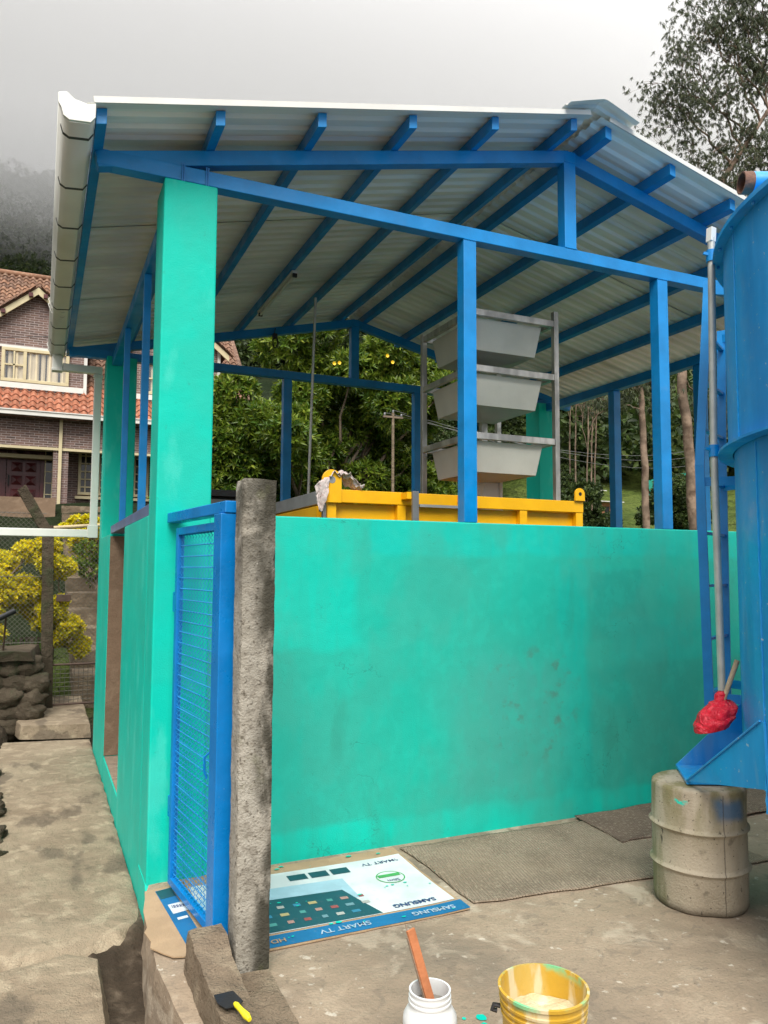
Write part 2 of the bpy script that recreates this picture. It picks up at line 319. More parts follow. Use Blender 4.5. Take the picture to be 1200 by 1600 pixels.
# ------------------------------------------------------------------ mesh building
ORG = {}
def link(o): COL.objects.link(o); return o
def root_org(o): return ORG.get(o.name, Vector((0, 0, 0)))
class MB:
    def __init__(s): s.v = []; s.f = []
    def add(s, vs_, fs):
        b = len(s.v); s.v += [tuple(p) for p in vs_]; s.f += [tuple(i+b for i in q) for q in fs]; return s
    def box(s, x0, x1, y0, y1, z0, z1):
        return s.hexa([(x0, y0, z0), (x1, y0, z0), (x1, y1, z0), (x0, y1, z0), (x0, y0, z1), (x1, y0, z1), (x1, y1, z1), (x0, y1, z1)])
    def hexa(s, v): return s.add(v, [(0, 3, 2, 1), (4, 5, 6, 7), (0, 1, 5, 4), (1, 2, 6, 5), (2, 3, 7, 6), (3, 0, 4, 7)])
    def beam(s, p0, p1, w, h, up=(0, 0, 1)):
        p0, p1, up = Vector(p0), Vector(p1), Vector(up); d = (p1-p0).normalized()
        sx = d.cross(up).normalized()*(w/2); uz = sx.cross(d).normalized()*(h/2)
        return s.hexa([p0-sx-uz, p0+sx-uz, p1+sx-uz, p1-sx-uz, p0-sx+uz, p0+sx+uz, p1+sx+uz, p1-sx+uz])
    def tube(s, pts, r, n=8, cap=True):
        pts = [Vector(p) for p in pts]; b = len(s.v); N = len(pts); rs = r if isinstance(r, (list, tuple)) else [r]*N
        t0 = (pts[1]-pts[0]).normalized(); a = Vector((0, 0, 1)) if abs(t0.z) < .9 else Vector((1, 0, 0)); u = t0.cross(a).normalized()
        for i, p in enumerate(pts):
            t = ((pts[min(i+1, N-1)]-pts[i]).normalized()+(pts[i]-pts[max(i-1, 0)]).normalized()).normalized()
            u = (u-t*u.dot(t)).normalized(); q = t.cross(u)
            s.v += [tuple(p+(u*math.cos(2*math.pi*k/n)+q*math.sin(2*math.pi*k/n))*rs[i]) for k in range(n)]
        for i in range(N-1):
            for k in range(n):
                k2 = (k+1) % n; s.f.append((b+i*n+k, b+i*n+k2, b+(i+1)*n+k2, b+(i+1)*n+k))
        if cap: s.f.append(tuple(b+k for k in range(n))[::-1]); s.f.append(tuple(b+(N-1)*n+k for k in range(n)))
        return s
    def prism(s, poly, d):
        poly = [Vector(p) for p in poly]; d = Vector(d); n = len(poly)
        fs = [tuple(range(n))[::-1], tuple(range(n, 2*n))]+[(i, (i+1) % n, n+(i+1) % n, n+i) for i in range(n)]
        return s.add(poly+[p+d for p in poly], fs)
    def lathe(s, prof, c, n=48, closed=False):
        b = len(s.v); c = Vector(c); m = len(prof)
        for (r, z) in prof:
            s.v += [tuple(c+Vector((r*math.cos(2*math.pi*k/n), r*math.sin(2*math.pi*k/n), z))) for k in range(n)]
        for i in range(m if closed else m-1):
            j = (i+1) % m
            for k in range(n):
                k2 = (k+1) % n; s.f.append((b+i*n+k, b+i*n+k2, b+j*n+k2, b+j*n+k))
        return s
    def disc(s, c, r, n=32, up=True):
        b = len(s.v); c = Vector(c); s.v += [tuple(c+Vector((r*math.cos(2*math.pi*k/n), r*math.sin(2*math.pi*k/n), 0))) for k in range(n)]
        q = tuple(b+k for k in range(n)); s.f.append(q if up else q[::-1]); return s
    def grid(s, fn, nu, nv):
        b = len(s.v)
        for j in range(nv+1):
            for i in range(nu+1): s.v.append(tuple(fn(i/nu, j/nv)))
        for j in range(nv):
            for i in range(nu):
                a = b+j*(nu+1)+i; s.f.append((a, a+1, a+nu+2, a+nu+1))
        return s
    def build(s, name, mat, parent=None, smooth=False, bevel=0, solid=0, label=None, kind=None, origin=None):
        me = bpy.data.meshes.new(name); o = bpy.data.objects.new(name, me)
        V = np.array(s.v, float)
        if parent is None:
            og = Vector(origin) if origin is not None else Vector(((V[:, 0].min()+V[:, 0].max())/2, (V[:, 1].min()+V[:, 1].max())/2, V[:, 2].min()))
            o.location = og
        else: og = ORG[parent.name]
        me.from_pydata([tuple(p) for p in (V-np.array(og))], [], s.f); me.update()
        link(o); ORG[o.name] = Vector(og)
        if mat: me.materials.append(M_[mat] if isinstance(mat, str) else mat)
        if parent is not None: o.parent = parent
        if smooth:
            me.polygons.foreach_set('use_smooth', [True]*len(me.polygons))
            me.set_sharp_from_angle(angle=R(smooth if smooth is not True else 40))
        if solid: q = o.modifiers.new('thickness', 'SOLIDIFY'); q.thickness = solid; q.offset = 0
        if bevel: q = o.modifiers.new('bevel', 'BEVEL'); q.width = bevel; q.segments = 2; q.limit_method = 'ANGLE'; q.angle_limit = R(40)
        if label: o['label'] = label
        if kind: o['kind'] = kind
        return o
def tag(o, label, cat, group=None):
    o['label'] = label; o['category'] = cat
    if group: o['group'] = group
    return o
def thing(name, label, cat, loc, group=None):
    o = link(bpy.data.objects.new(name, None)); o.location = loc; o.empty_display_size = .1
    ORG[o.name] = Vector(loc); return tag(o, label, cat, group)
def struct(o): o['kind'] = 'structure'; return o
def npmesh(name, V, F, mat, parent=None, tint=None, smooth=False, loc=None, kind=None):
    """fast mesh from numpy arrays, faces all of one size"""
    me = bpy.data.meshes.new(name); n, k = len(F), F.shape[1]
    og = np.array(ORG[parent.name]) if parent is not None else (np.array(loc) if loc is not None else np.zeros(3))
    me.vertices.add(len(V)); me.vertices.foreach_set('co', (V-og).astype(np.float32).ravel())
    me.loops.add(n*k); me.loops.foreach_set('vertex_index', F.astype(np.int32).ravel())
    me.polygons.add(n); me.polygons.foreach_set('loop_start', np.arange(0, n*k, k, dtype=np.int32))
    me.polygons.foreach_set('loop_total', np.full(n, k, dtype=np.int32))
    if smooth: me.polygons.foreach_set('use_smooth', np.ones(n, dtype=bool))
    me.update(calc_edges=True)
    if tint is not None:
        a = me.attributes.new('tint', 'FLOAT_COLOR', 'POINT'); c = np.ones((len(V), 4), np.float32); c[:, :3] = tint; a.data.foreach_set('color', c.ravel())
    me.materials.append(M_[mat] if isinstance(mat, str) else mat)
    o = link(bpy.data.objects.new(name, me)); ORG[o.name] = Vector(og)
    if parent is not None: o.parent = parent
    else: o.location = og
    if kind: o['kind'] = kind
    return o
def fbm(x, y, z=0., o=4):
    return noise.fractal(Vector((x, y, z)), 1., 2., o)

# ------------------------------------------------------------------ terrain
def HT(x, y):
    x = np.asarray(x, float); y = np.asarray(y, float)
    t = y+.45*np.maximum(0, x-7)-.25*np.maximum(0, -x-9)
    left = np.interp(t, [-400, -60, -8, 6.9, 18.5, 31, 90, 130, 190, 260, 620], [-40, -8, -.36, -.36, 3.35, 3.35, 22, 40, 90, 96, 90])
    right = np.interp(t, [-400, -60, -8, 6.9, 14, 22, 34, 50, 70, 110, 130, 190, 260, 620], [-40, -8, -.36, -.36, .2, .9, 2.4, 5., 11., 30, 40, 90, 96, 90])
    k = np.clip((x-8)/5, 0, 1); k = k*k*(3-2*k)
    return left*(1-k)+right*k
def ground_z(x, y): return float(HT(x, y))
def mk_terrain():
    m = NM('hillside', (.085, .120, .024), .95, spec=.1, rand=False)
    m.layer(m.noise(.045, 8, .42, .6), (.050, .078, .018), .9); m.layer(m.noise(.35, 8, .42, .62), (.12, .15, .035), .6)
    m.layer(m.noise(1.6, 7, .45, .65), (.032, .048, .013), .6)
    p = m.xyz(); near = m.rng(p[1], 6.2, 8.0, 1., 0.)
    m.layer(near, (.09, .07, .05), .9)
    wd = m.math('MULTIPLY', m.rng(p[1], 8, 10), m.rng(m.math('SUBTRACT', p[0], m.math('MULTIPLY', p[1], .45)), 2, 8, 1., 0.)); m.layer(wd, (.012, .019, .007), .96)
    far = m.rng(p[1], 60, 110)
    m.layer(far, (.018, .030, .013), .9); m.layer(m.math('MULTIPLY', far, m.noise(.12, 8, .42, .62)), (.034, .046, .022), .9)
    m.bump(m.noise(.22, 9, .2, .8), .9, 2.0); m.bump(m.noise(3, 7, .2, .8), .8, .12)
    return m.done()
na = 300; rad = np.concatenate([np.linspace(2.5, 40, 46), np.geomspace(42, 620, 60)])
an = np.linspace(0, 2*np.pi, na, endpoint=False)
AA, RR = np.meshgrid(an, rad); X = CAM[0]+RR*np.sin(AA); Y = CAM[1]+RR*np.cos(AA); Z = HT(X, Y)
nz = np.array([fbm(a*.03, b*.03, 3, 6) for a, b in zip(X.ravel(), Y.ravel())]).reshape(X.shape)
nz2 = np.array([fbm(a*.35, b*.35, 9, 4) for a, b in zip(X.ravel(), Y.ravel())]).reshape(X.shape)
site = np.clip((np.hypot(X-2, Y-1)-9)/25, 0, 1)
Z = Z+nz*site*np.clip(RR*.045, 0, 6)+nz2*np.clip(site*4, 0, 1)*np.clip(RR*.012, .03, 2.2)
V = np.stack([X, Y, Z], -1).reshape(-1, 3); V = np.vstack([V, [[CAM[0], CAM[1], -.36]]])
i, j = np.meshgrid(np.arange(na), np.arange(len(rad)-1)); i2 = (i+1) % na
F = np.stack([j*na+i, (j+1)*na+i, (j+1)*na+i2, j*na+i2], -1).reshape(-1, 4)
k = np.arange(na); c0 = len(V)-1
F = np.vstack([F, np.stack([k, (k+1) % na, np.full(na, c0), np.full(na, c0)], -1)])
F3 = np.vstack([F[:, [0, 1, 2]], F[:-na, [0, 2, 3]]])
struct(npmesh('terrain', V, F3[:, ::-1], mk_terrain(), smooth=True))

# yard slab (z = 0), its broken left edge a real rough face
def yard():
    b = MB(); n = 140
    ys = [-6.5+i*(11.2/n) for i in range(n+1)]
    def ex(y, lev):   # x of the slab edge
        base = np.interp(y, [-6.5, -1.4, -.8, -.12, -.05, .02, 5], [-.02, -.035, -.062, -.012, -.0, .03, .03])
        return base+(.012*fbm(y*5, lev*3., 1) + .010*fbm(y*22, lev*9, 4) if y < -.1 else 0)-(.03*lev if y < -.1 else 0)
    prev = []
    L = 6
    vs_ = []
    for y in ys:
        row = [(9.5, y, 0), (3., y, 0), (.35, y, 0), (.06, y, 0)]
        for l in range(L+1): row.append((ex(y, l/L), y, -.004-.42*l/L if l else -.004))
        vs_.append(row)
    m = len(vs_[0]); fs = []
    for a in range(n):
        for q in range(m-1): fs.append((a*m+q, a*m+q+1, (a+1)*m+q+1, (a+1)*m+q))
    b.add([p for r_ in vs_ for p in r_], fs)
    o = b.build('yard_slab', 'slab', origin=(0, 0, 0)); return struct(o)
yard()

def rough_slab(name, poly, ztop, th, mat, seed, amp=.012, res=.035, rag=.03):
    """cast slab of any outline: ragged edge, uneven top"""
    P_ = [Vector((p[0], p[1], 0)) for p in poly]; ring = []
    for a, q in zip(P_, P_[1:]+P_[:1]):
        k = max(2, int((q-a).length/res)); ring += [a.lerp(q, t/k) for t in range(k)]
    c = sum(ring, Vector())/len(ring); n = len(ring); b = MB(); vs_ = []
    rings = 26
    for j in range(rings+1):
        t = 1-j/rings
        for p in ring:
            d = p-c; rr = rag*fbm(p.x*6+seed, p.y*6, 1)+rag*.4*fbm(p.x*22, p.y*22+seed, 2) if j == 0 else rag*fbm(p.x*6+seed, p.y*6, 1)*t
            q = c+d*(t if j else 1)+d.normalized()*rr*(t if j else 1.15)
            z = ztop+amp*fbm(q.x*2.5, q.y*2.5, seed)+amp*.5*fbm(q.x*11, q.y*11, seed)-(th if j == 0 else 0)-(.012 if j == 1 else 0)
            vs_.append((q.x, q.y, z))
    fs = []
    for j in range(rings):
        for i_ in range(n):
            i3 = (i_+1) % n; fs.append((j*n+i_, j*n+i3, (j+1)*n+i3, (j+1)*n+i_))
    b.add(vs_, fs); return struct(b.build(name, mat, smooth=35))
PZ = lambda L_, z: [tuple(atz(px, py, z))[:2] for px, py in L_]
rough_slab('path', [(.02, .15), (.02, 1.5), (.02, 5.0), (-1.0, 5.2), (-1.05, 2.2), (-1.6, 1.0), (-1.7, .1)]+PZ([(0, 1512), (60, 1500), (118, 1488), (158, 1474), (192, 1466), (226, 1446)], -.187), -.187, .10, 'path', 2., .004, .03, .016)
rough_slab('path', PZ([(114, 1478), (163, 1488), (169, 1530), (176, 1562), (182, 1604)], -.20)+[(-.26, -2.6), (-2.2, -2.6), (-2.2, .1)]+PZ([(-30, 1517), (60, 1494)], -.20), -.20, .14, 'path', 8., .004, .03, .012)
rough_slab('concrete_step', [(.02, 5.02), (.02, 7.2), (-.55, 7.3), (-.78, 5.5), (-.72, 5.22), (-.3, 5.08)], -.05, .16, 'path', 5., .004, .03, .015)
# muddy trench between the slabs
b = MB(); b.grid(lambda u, v: (-.45+.5*u, -3+3.2*v, -.325+.012*fbm(u*7, v*22, 3)+.125*max(0., min(1., (v-.78)/.16))**1.4), 30, 120); struct(b.build('drain_channel', 'earth', smooth=60))
# earth bank along the path's left side
def bank(u, v):
    y = -.3+6.2*v; x = -.78-.14*math.sin(v*3)-1.5*u-.05*fbm(v*9, 3, 1)
    z = -.27+.85*(u**.55)*(.35+.65*v)+.10*fbm(x*3, y*3, 2)+.04*fbm(x*9, y*9, 5)
    return (x, y, z)
b = MB(); b.grid(bank, 34, 110); struct(b.build('earth_bank', 'earth', smooth=60))

# ------------------------------------------------------------------ the shed
W, L = 5.8, 4.4; CX = W/2; SL = .235
def ztop(x): return 4.135+SL*(CX-abs(x-CX)+.37)     # top of the purlins
shed = thing('open_shed', 'open teal and blue shed with low walls and a corrugated gable roof', 'shed', (CX, L/2, 0))
b = MB()
def wallpoly(z0, z1, x0, x1, y0, y1): b.box(x0, x1, y0, y1, z0, z1)
b.box(.3, 5.5, .0, .14, -.02, 2.02); b.build('wall', 'wall', shed, bevel=.008)
for (x0, x1, y0, y1, z0) in [(.30, 5.5, 4.22, 4.36, 0), (5.62, 5.76, .3, 4.06, 0)]:
    MB().box(x0, x1, y0, y1, z0, 2.0).build('wall', 'teal', shed, bevel=.008)
# left wall: panel beside the column, doorway, panel at the far end; foot of the wall runs down to the path
MB().box(.0, .14, .304, 1.70, -.30, 2.02).build('wall', 'teal', shed, bevel=.006)
MB().box(.0, .14, 3.05, 4.1, -.30, 2.02).build('wall', 'teal', shed, bevel=.006)
MB().box(.142, .16, 3.035, 4.05, 0.0, 2.0).build('inner_render', 'jamb', shed)
MB().box(.004, .139, 3.042, 3.049, 0.02, 2.0).build('door_jamb', 'jamb', shed)
MB().box(.001, .15, 1.701, 3.041, -.30, .005).build('door_sill', 'teal', shed)
MB().box(.012, .152, 1.705, 3.038, .006, .014).build('threshold', 'slab', shed)
# sloping skirt of the front corner column down to the path
b = MB(); b.prism([(-.004, .30, -.30), (-.004, .30, .0), (-.004, -.004, .0), (-.004, -.10, -.20), (-.004, -.10, -.30)], (.05, 0, 0)); b.build('wall_foot', 'teal', shed)
for (x0, y0, z0) in [(.0, -.008, 0.), (.0, 4.1, -.25), (5.49, 4.05, 0), (5.49, .0, 0)]:
    MB().box(x0, x0+.308, y0, y0+.308, z0-.02, 3.965).build('column', 'teal', shed, bevel=.010)
# wall-top beam, side plates and posts on the side walls
MB().box(.01, .13, .31, 3.10, 2.024, 2.095).build('wall_beam', 'beamgrey', shed, bevel=.004)
for x in (.10, 5.66):
    MB().box(x-.05, x+.05, .31, 4.09, 3.86, 3.96).build('wall_plate', 'blue', shed, bevel=.004)
for y in (1.30, 2.70):
    MB().box(.045, .097, y-.026, y+.026, 2.097, 3.858).build('side_post', 'blue', shed, bevel=.004)
for y in (1.45, 2.77):
    MB().box(5.62, 5.72, y-.05, y+.05, 2.002, 3.858).build('side_post', 'blue', shed, bevel=.004)
def truss(y, posts, nm='truss'):
    t = link(bpy.data.objects.new(nm, None)); t.parent = shed; ORG[t.name] = ORG[shed.name]
    x0, x1 = -.37, W+.37
    MB().box(x0, x1, y-.045, y+.045, 3.97, 4.06).build('tie_beam', 'blue', t, bevel=.004)
    for s in (-1, 1):
        xe = x0 if s < 0 else x1; off = .002*s
        p0 = Vector((xe, y+off, ztop(xe)-.09-.048)); p1 = Vector((CX, y+off, ztop(CX)-.09-.048)); n_ = (p1-p0).normalized()
        MB().beam(p0, p1+n_*.0, .080, .092).build('rafter', 'blue', t, bevel=.004)
    MB().box(CX-.052, CX+.052, y-.043, y+.043, 4.061, ztop(CX)-.10).build('king_post', 'blue', t, bevel=.004)
    for x in posts:
        pq = MB().box(x-.05, x+.05, y-.046, y+.046, 2.021, 3.969).build('post', 'blue', t, bevel=.004)
        wb = MB(); wb.tube([(x-.05+.1*q/14, y-.047, 3.968+.0015*math.sin(q*2.3)) for q in range(15)], [.004+.0012*math.sin(q*1.9) for q in range(15)], 6); wb.build('weld_bead', 'blue', pq, smooth=True)
    for zz_ in (4.062, ztop(CX)-.185):
        wb = MB(); wb.tube([(CX-.052+.104*q/14, y-.0455, zz_+.0015*math.sin(q*2.3)) for q in range(15)], [.004+.0012*math.sin(q*1.9) for q in range(15)], 6); wb.build('weld_bead', 'blue', t, smooth=True)
truss(.05, (2.042, 3.772)); truss(4.29, (2.042, 3.772))
for x in (.10, .24):
    b = MB(); b.beam((x, -.001, 3.95), (x, -.001, 4.075), .006, .006, (0, 1, 0)); b.beam((x+.012, -.001, 3.95), (x+.012, -.001, 4.075), .006, .006, (0, 1, 0)); b.build('anchor_bar', 'gateblue', shed)
PX = [-.366, .262, .868, 1.472, 2.081, 2.725, 3.03, 3.63, 4.237, 4.85, 5.46, 6.166]
for x in PX:
    z = ztop(x); s = SL if x < CX else -SL
    b = MB(); w_, h_ = .054, .088
    v = []
    for y in (-.27, 4.62):
        for dx, dz in ((-w_/2, -h_), (w_/2, -h_), (w_/2, 0), (-w_/2, 0)): v.append((x+dx, y, z+dz+s*dx-.0015))
    b.add(v, [(0, 1, 2, 3), (7, 6, 5, 4), (0, 4, 5, 1), (1, 5, 6, 2), (2, 6, 7, 3), (3, 7, 4, 0)])
    b.build('purlin', 'blue', shed, bevel=.003)
    b = MB(); b.tube([(x, -.245, z+.02), (x, -.245, z+.062)], .006, 6); b.lathe([(.0, .04), (.011, .04), (.011, .050), (0, .05)], (x, -.245, z), 8); b.build('roof_screw', 'greysteel', shed)
# corrugated sheets, one object each
def sheet(xa, xb, ya, yb, lift, name='roof_sheet', per=.1257, dep=.020):
    prof = []; y = ya
    n = round((yb-ya)/per)
    for q in range(n):
        y0 = ya+q*per
        prof += [(y0, 0), (y0+per*.42, 0), (y0+per*.56, dep), (y0+per*.86, dep)]
    prof.append((yb, 0))
    b = MB(); nx = 3
    for q in range(nx+1):
        x = xa+(xb-xa)*q/nx
        for (y, d) in prof: b.v.append((x, y, ztop(x)+.004+lift+d))
    m = len(prof)
    for q in range(nx):
        for k in range(m-1): b.f.append((q*m+k, (q+1)*m+k, (q+1)*m+k+1, q*m+k+1))
    return b.build(name, 'roof', shed, solid=.0012)
ye = -.30
for q in range(6):
    y0 = -.31+q*.817; l = .0035*(q % 2)
    sheet(-.44, 2.86, y0, y0+.88, l); sheet(2.93, 6.24, y0, y0+.88, l)
# verge trims and ridge cap
for (xa, xb) in ((-.41, 2.83), (3.0, 6.2)):
    b = MB(); b.beam((xa, -.318, ztop(xa)+.016), (xb, -.318, ztop(xb)+.016), .012, .034); b.build('verge_trim', 'white', shed)  # barge trim; its white also paints in the sheet edge lit from above
def cap(s, y0, y1):
    b = MB(); prof = []; per = .11; n = round((y1-y0)/per)
    for q in range(n): yy = y0+q*per; prof += [(yy, 0), (yy+per*.4, 0), (yy+per*.55, .018), (yy+per*.85, .018)]
    prof.append((y1, 0)); m = len(prof)
    xs = [(CX-.002*s, 4.972), (CX+s*.02, 4.970), (CX+s*.16, 4.925), (CX+s*.30, 4.878)]
    for (x, z) in xs:
        for (y, d) in prof: b.v.append((x, y, z+d*.8))
    for q in range(len(xs)-1):
        for k in range(m-1): b.f.append((q*m+k, (q+1)*m+k, (q+1)*m+k+1, q*m+k+1))
    b.build('ridge_cap', 'roof', shed, solid=.0015)
for q in range(3):
    for s in (-1, 1): cap(s, -.40+q*1.68, -.40+q*1.68+1.70)
# gutter on the left eave
GY0, GY1 = -.30, 4.56
prof = [(-.402, 4.12), (-.402, 4.045), (-.425, 4.012), (-.52, 4.002), (-.548, 4.02), (-.56, 4.06), (-.575, 4.085), (-.578, 4.135), (-.568, 4.14)]
b = MB(); m = len(prof)
for y in (GY0, 1.3, 2.9, GY1): b.v += [(x, y, z) for x, z in prof]
for q in range(3):
    for k in range(m-1): b.f.append((q*m+k, q*m+k+1, (q+1)*m+k+1, (q+1)*m+k))
g = b.build('gutter', 'gutter', shed, solid=.004, smooth=40)
for y in (GY0-.004, GY1+.004):
    pp = [(x*1.0-(.004 if x < -.5 else -.004), y, z) for x, z in prof]+[(-.54, y, 4.15), (-.50, y, 4.118), (-.44, y, 4.108)]
    b = MB(); b.prism(pp, (0, -.02 if y < 0 else .02, 0)); b.build('end_cap', 'gutter', g, bevel=.002)
for q in range(8):
    y = -.16+q*.60; b = MB()
    pr = [(x+(.003 if x > -.45 else (-.003 if x < -.53 else 0)), z-(.003 if z < 4.03 else 0)) for x, z in prof[1:6]]
    b.v += [(x, y, z) for x, z in pr]+[(x, y+.022, z) for x, z in pr]
    k = len(pr); b.f += [(i_, i_+1, k+i_+1, k+i_) for i_ in range(k-1)]
    b.build('bracket', 'dark', g, solid=.003)
# downpipe: outlet, run to the corner, drop, then off to the left
dp = MB(); dp.box(-.53, -.43, 4.44, 4.54, 3.84, 4.003); dp.box(-.428, -.02, 4.45, 4.53, 3.842, 3.922); dp.box(-.10, -.022, 4.452, 4.528, 2.125, 3.84)
dp.box(-1.9, -.021, 4.45, 4.53, 2.04, 2.122); dpo = dp.build('downpipe', 'gutter', shed, bevel=.006)
for bx_ in [(-.535, -.425, 4.436, 4.544, 3.83, 3.86), (-.11, -.012, 4.446, 4.534, 3.80, 3.83), (-.12, -.015, 4.445, 4.535, 2.034, 2.17)]:
    MB().box(*bx_).build('elbow_collar', 'gutter', dpo, bevel=.004)
b = MB()   # wire ties round the gutter
for y in (2.9, 3.05, 4.4):
    b.tube([(-.40, y, 4.12), (-.405, y+.01, 4.04), (-.47, y+.02, 3.995), (-.56, y+.02, 4.03), (-.592, y+.03, 4.11), (-.55, y+.05, 4.16), (-.42, y+.02, 4.15)], .0035, 5)
b.build('wire_tie', 'white', g)

# ------------------------------------------------------------------ gate, post and kerb
GA, GB = Vector((.100, -.03, 0)), Vector((.215, -.97, 0)); gd = (GB-GA).normalized(); gn = Vector((-gd.y, gd.x, 0))
gp = lambda s, z, o=0.: GA+gd*s+gn*o+Vector((0, 0, z))
GLEN = (GB-GA).length
fr = thing('gate_frame', 'blue steel gate frame with top bar and wide jamb beside the concrete post', 'gate frame', gp(GLEN, 0))
MB().beam(gp(-.01, 1.985), gp(GLEN, 1.985), .075, .055).build('top_bar', 'gateblue', fr, bevel=.004)
b = MB(); b.beam(gp(GLEN-.055, 0.002), gp(GLEN-.055, 1.955), .11, .10, gd); b.build('jamb', 'gateblue', fr, bevel=.004)
gt = thing('mesh_gate', 'narrow blue gate with crimped wire mesh hinged to the teal column', 'gate', gp(.37, .03))
S0, S1, Z0, Z1 = .10, .80, .04, 1.925
for s in (S0+.02, S1-.02): MB().beam(gp(s, Z0), gp(s, Z1), .036, .04, gd).build('stile', 'gateblue', gt, bevel=.003)
for z in (Z0+.02, Z1-.02): MB().beam(gp(S0+.041, z), gp(S1-.041, z), .036, .04).build('rail', 'gateblue', gt, bevel=.003)
b = MB(); pit = .046; amp = .006
s = S0+.05
ii = 0
while s < S1-.045:
    pts = []; z = Z0+.04; k = 0
    while z < Z1-.03: pts.append(gp(s+.003*(1 if k % 2 else -1), z, .005*(1 if k % 2 else -1))); z += .0125; k += 1
    b.tube(pts, .0024, 4, False); s += .050; ii += 1
z = Z0+.06; jj = 0
while z < Z1-.04:
    pts = []; s = S0+.04; k = jj
    while s < S1-.03: pts.append(gp(s, z+.0015*(1 if k % 2 else -1), -.003*(1 if k % 2 else -1))); s += .022; k += 1
    b.tube(pts, .0028, 4, False); z += pit*1.25; jj += 1
o = b.build('wire_mesh', 'blue', gt); o['kind'] = 'stuff'  # same paint as the gate; lighter blue carries the wires' specular sheen
for z in (1.52, .42):
    h = MB(); h.beam(gp(.025, z), gp(.095, z), .012, .11); ho = h.build('hinge', 'gateblue', gt, bevel=.003)
    h = MB(); h.tube([gp(.095, z-.06, .012), gp(.095, z+.05, .012)], .013, 10); h.build('hinge_pin', 'gateblue', ho, smooth=True)
b = MB(); b.tube([gp(S1-.03, .86, -.02), gp(S1-.05, .83, -.045), gp(S1-.06, .76, -.04), gp(S1-.055, .73, -.03)], .006, 6); b.build('latch', 'gateblue', gt, smooth=True)

def rough_block(name, v8, mat, amp, fr_, parent=None, n=(6, 6, 40), seed=0):
    """eight-corner block with subdivided, weathered faces"""
    v8 = [Vector(p) for p in v8]
    def P_(u, v, w): 
        a = v8[0].lerp(v8[1], u).lerp(v8[3].lerp(v8[2], u), v); c = v8[4].lerp(v8[5], u).lerp(v8[7].lerp(v8[6], u), v); return a.lerp(c, w)
    ctr = sum(v8, Vector())/8; b = MB(); cache = {}
    nu, nv, nw = n
    def vid(i, j, k):
        if (i, j, k) not in cache:
            u, v, w_ = i/nu, j/nv, k/nw; p = P_(u, v, w_)
            d = Vector((u-.5, v-.5, 0)); e_ = (abs(u-.5) > .49)+(abs(v-.5) > .49)+(abs(w_-.5) > .49)
            q = Vector((fbm(p.x*fr_+seed, p.y*fr_, p.z*fr_), fbm(p.x*fr_, p.y*fr_+7+seed, p.z*fr_), fbm(p.x*fr_, p.y*fr_, p.z*fr_+19+seed)))*amp
            if e_ >= 2: q += (P_(.5, .5, w_)-p).normalized()*(.004+.012*max(0, fbm(p.x*9, p.y*9, p.z*14+seed)))
            cache[(i, j, k)] = len(b.v); b.v.append(tuple(p+q))
        return cache[(i, j, k)]
    for k in range(nw):
        for i in range(nu):
            b.f.append((vid(i, 0, k), vid(i+1, 0, k), vid(i+1, 0, k+1), vid(i, 0, k+1))); b.f.append((vid(i+1, nv, k), vid(i, nv, k), vid(i, nv, k+1), vid(i+1, nv, k+1)))
        for j in range(nv):
            b.f.append((vid(0, j+1, k), vid(0, j, k), vid(0, j, k+1), vid(0, j+1, k+1))); b.f.append((vid(nu, j, k), vid(nu, j+1, k), vid(nu, j+1, k+1), vid(nu, j, k+1)))
    for i in range(nu):
        for j in range(nv):
            b.f.append((vid(i, j+1, 0), vid(i+1, j+1, 0), vid(i+1, j, 0), vid(i, j, 0))); b.f.append((vid(i, j, nw), vid(i+1, j, nw), vid(i+1, j+1, nw), vid(i, j+1, nw)))
    return b.build(name, mat, parent, smooth=35)
def box8(x0, x1, y0, y1, z0, z1): return [(x0, y0, z0), (x1, y0, z0), (x1, y1, z0), (x0, y1, z0), (x0, y0, z1), (x1, y0, z1), (x1, y1, z1), (x0, y1, z1)]
po = thing('concrete_post', 'tall square weathered concrete fence post standing beside the blue gate', 'post', (.29, -1.09, 0))
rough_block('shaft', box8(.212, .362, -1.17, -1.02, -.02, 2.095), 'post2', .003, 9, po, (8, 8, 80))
rough_block('footing', box8(.194, .352, -2.3, -1.172, -.05, .030), 'kerb', .006, 7, po, (10, 50, 4), 4)
kb = rough_block('kerb_wall', [(.02, -2.35, -.36), (.175, -2.35, -.36), (.19, -1.0, -.36), (.012, -1.0, -.36), (.045, -2.35, .10), (.175, -2.35, .06), (.19, -1.0, .17), (.045, -1.0, .16)], 'kerb', .012, 6, None, (10, 50, 18), 9)
tag(kb, 'low rough concrete kerb with a putty knife on top at the foot of the post', 'kerb')
# putty knife on the kerb
def kz(y): return float(np.interp(y, [-2.35, -1.0], [.085, .165]))+.006
a0 = atz(352, 1562, .145); a1 = atz(392, 1596, .13)
pk = thing('putty_knife', 'putty knife with black blade and yellow handle lying on the concrete kerb', 'putty knife', (a0+a1)/2)
def qz(px, py, z): p = atz(px, py, z); return p
zb = .150
bl = [qz(334, 1556, zb), qz(364, 1549, zb), qz(380, 1565, zb-.004), qz(372, 1573, zb-.006), qz(353, 1577, zb-.004), qz(340, 1569, zb)]
MB().prism(bl, (0, 0, .003)).build('blade', 'black', pk)
h0, h1 = qz(368, 1572, zb), qz(390, 1597, zb-.004); hd = (h1-h0).normalized()
b = MB(); b.tube([h0-hd*.005+Vector((0, 0, .006)), h0+hd*.01+Vector((0, 0, .008)), h0.lerp(h1, .4)+Vector((0, 0, .008)), h0.lerp(h1, .8)+Vector((0, 0, .009)), h1+Vector((0, 0, .008))], [.007, .010, .0095, .013, .008], 10)
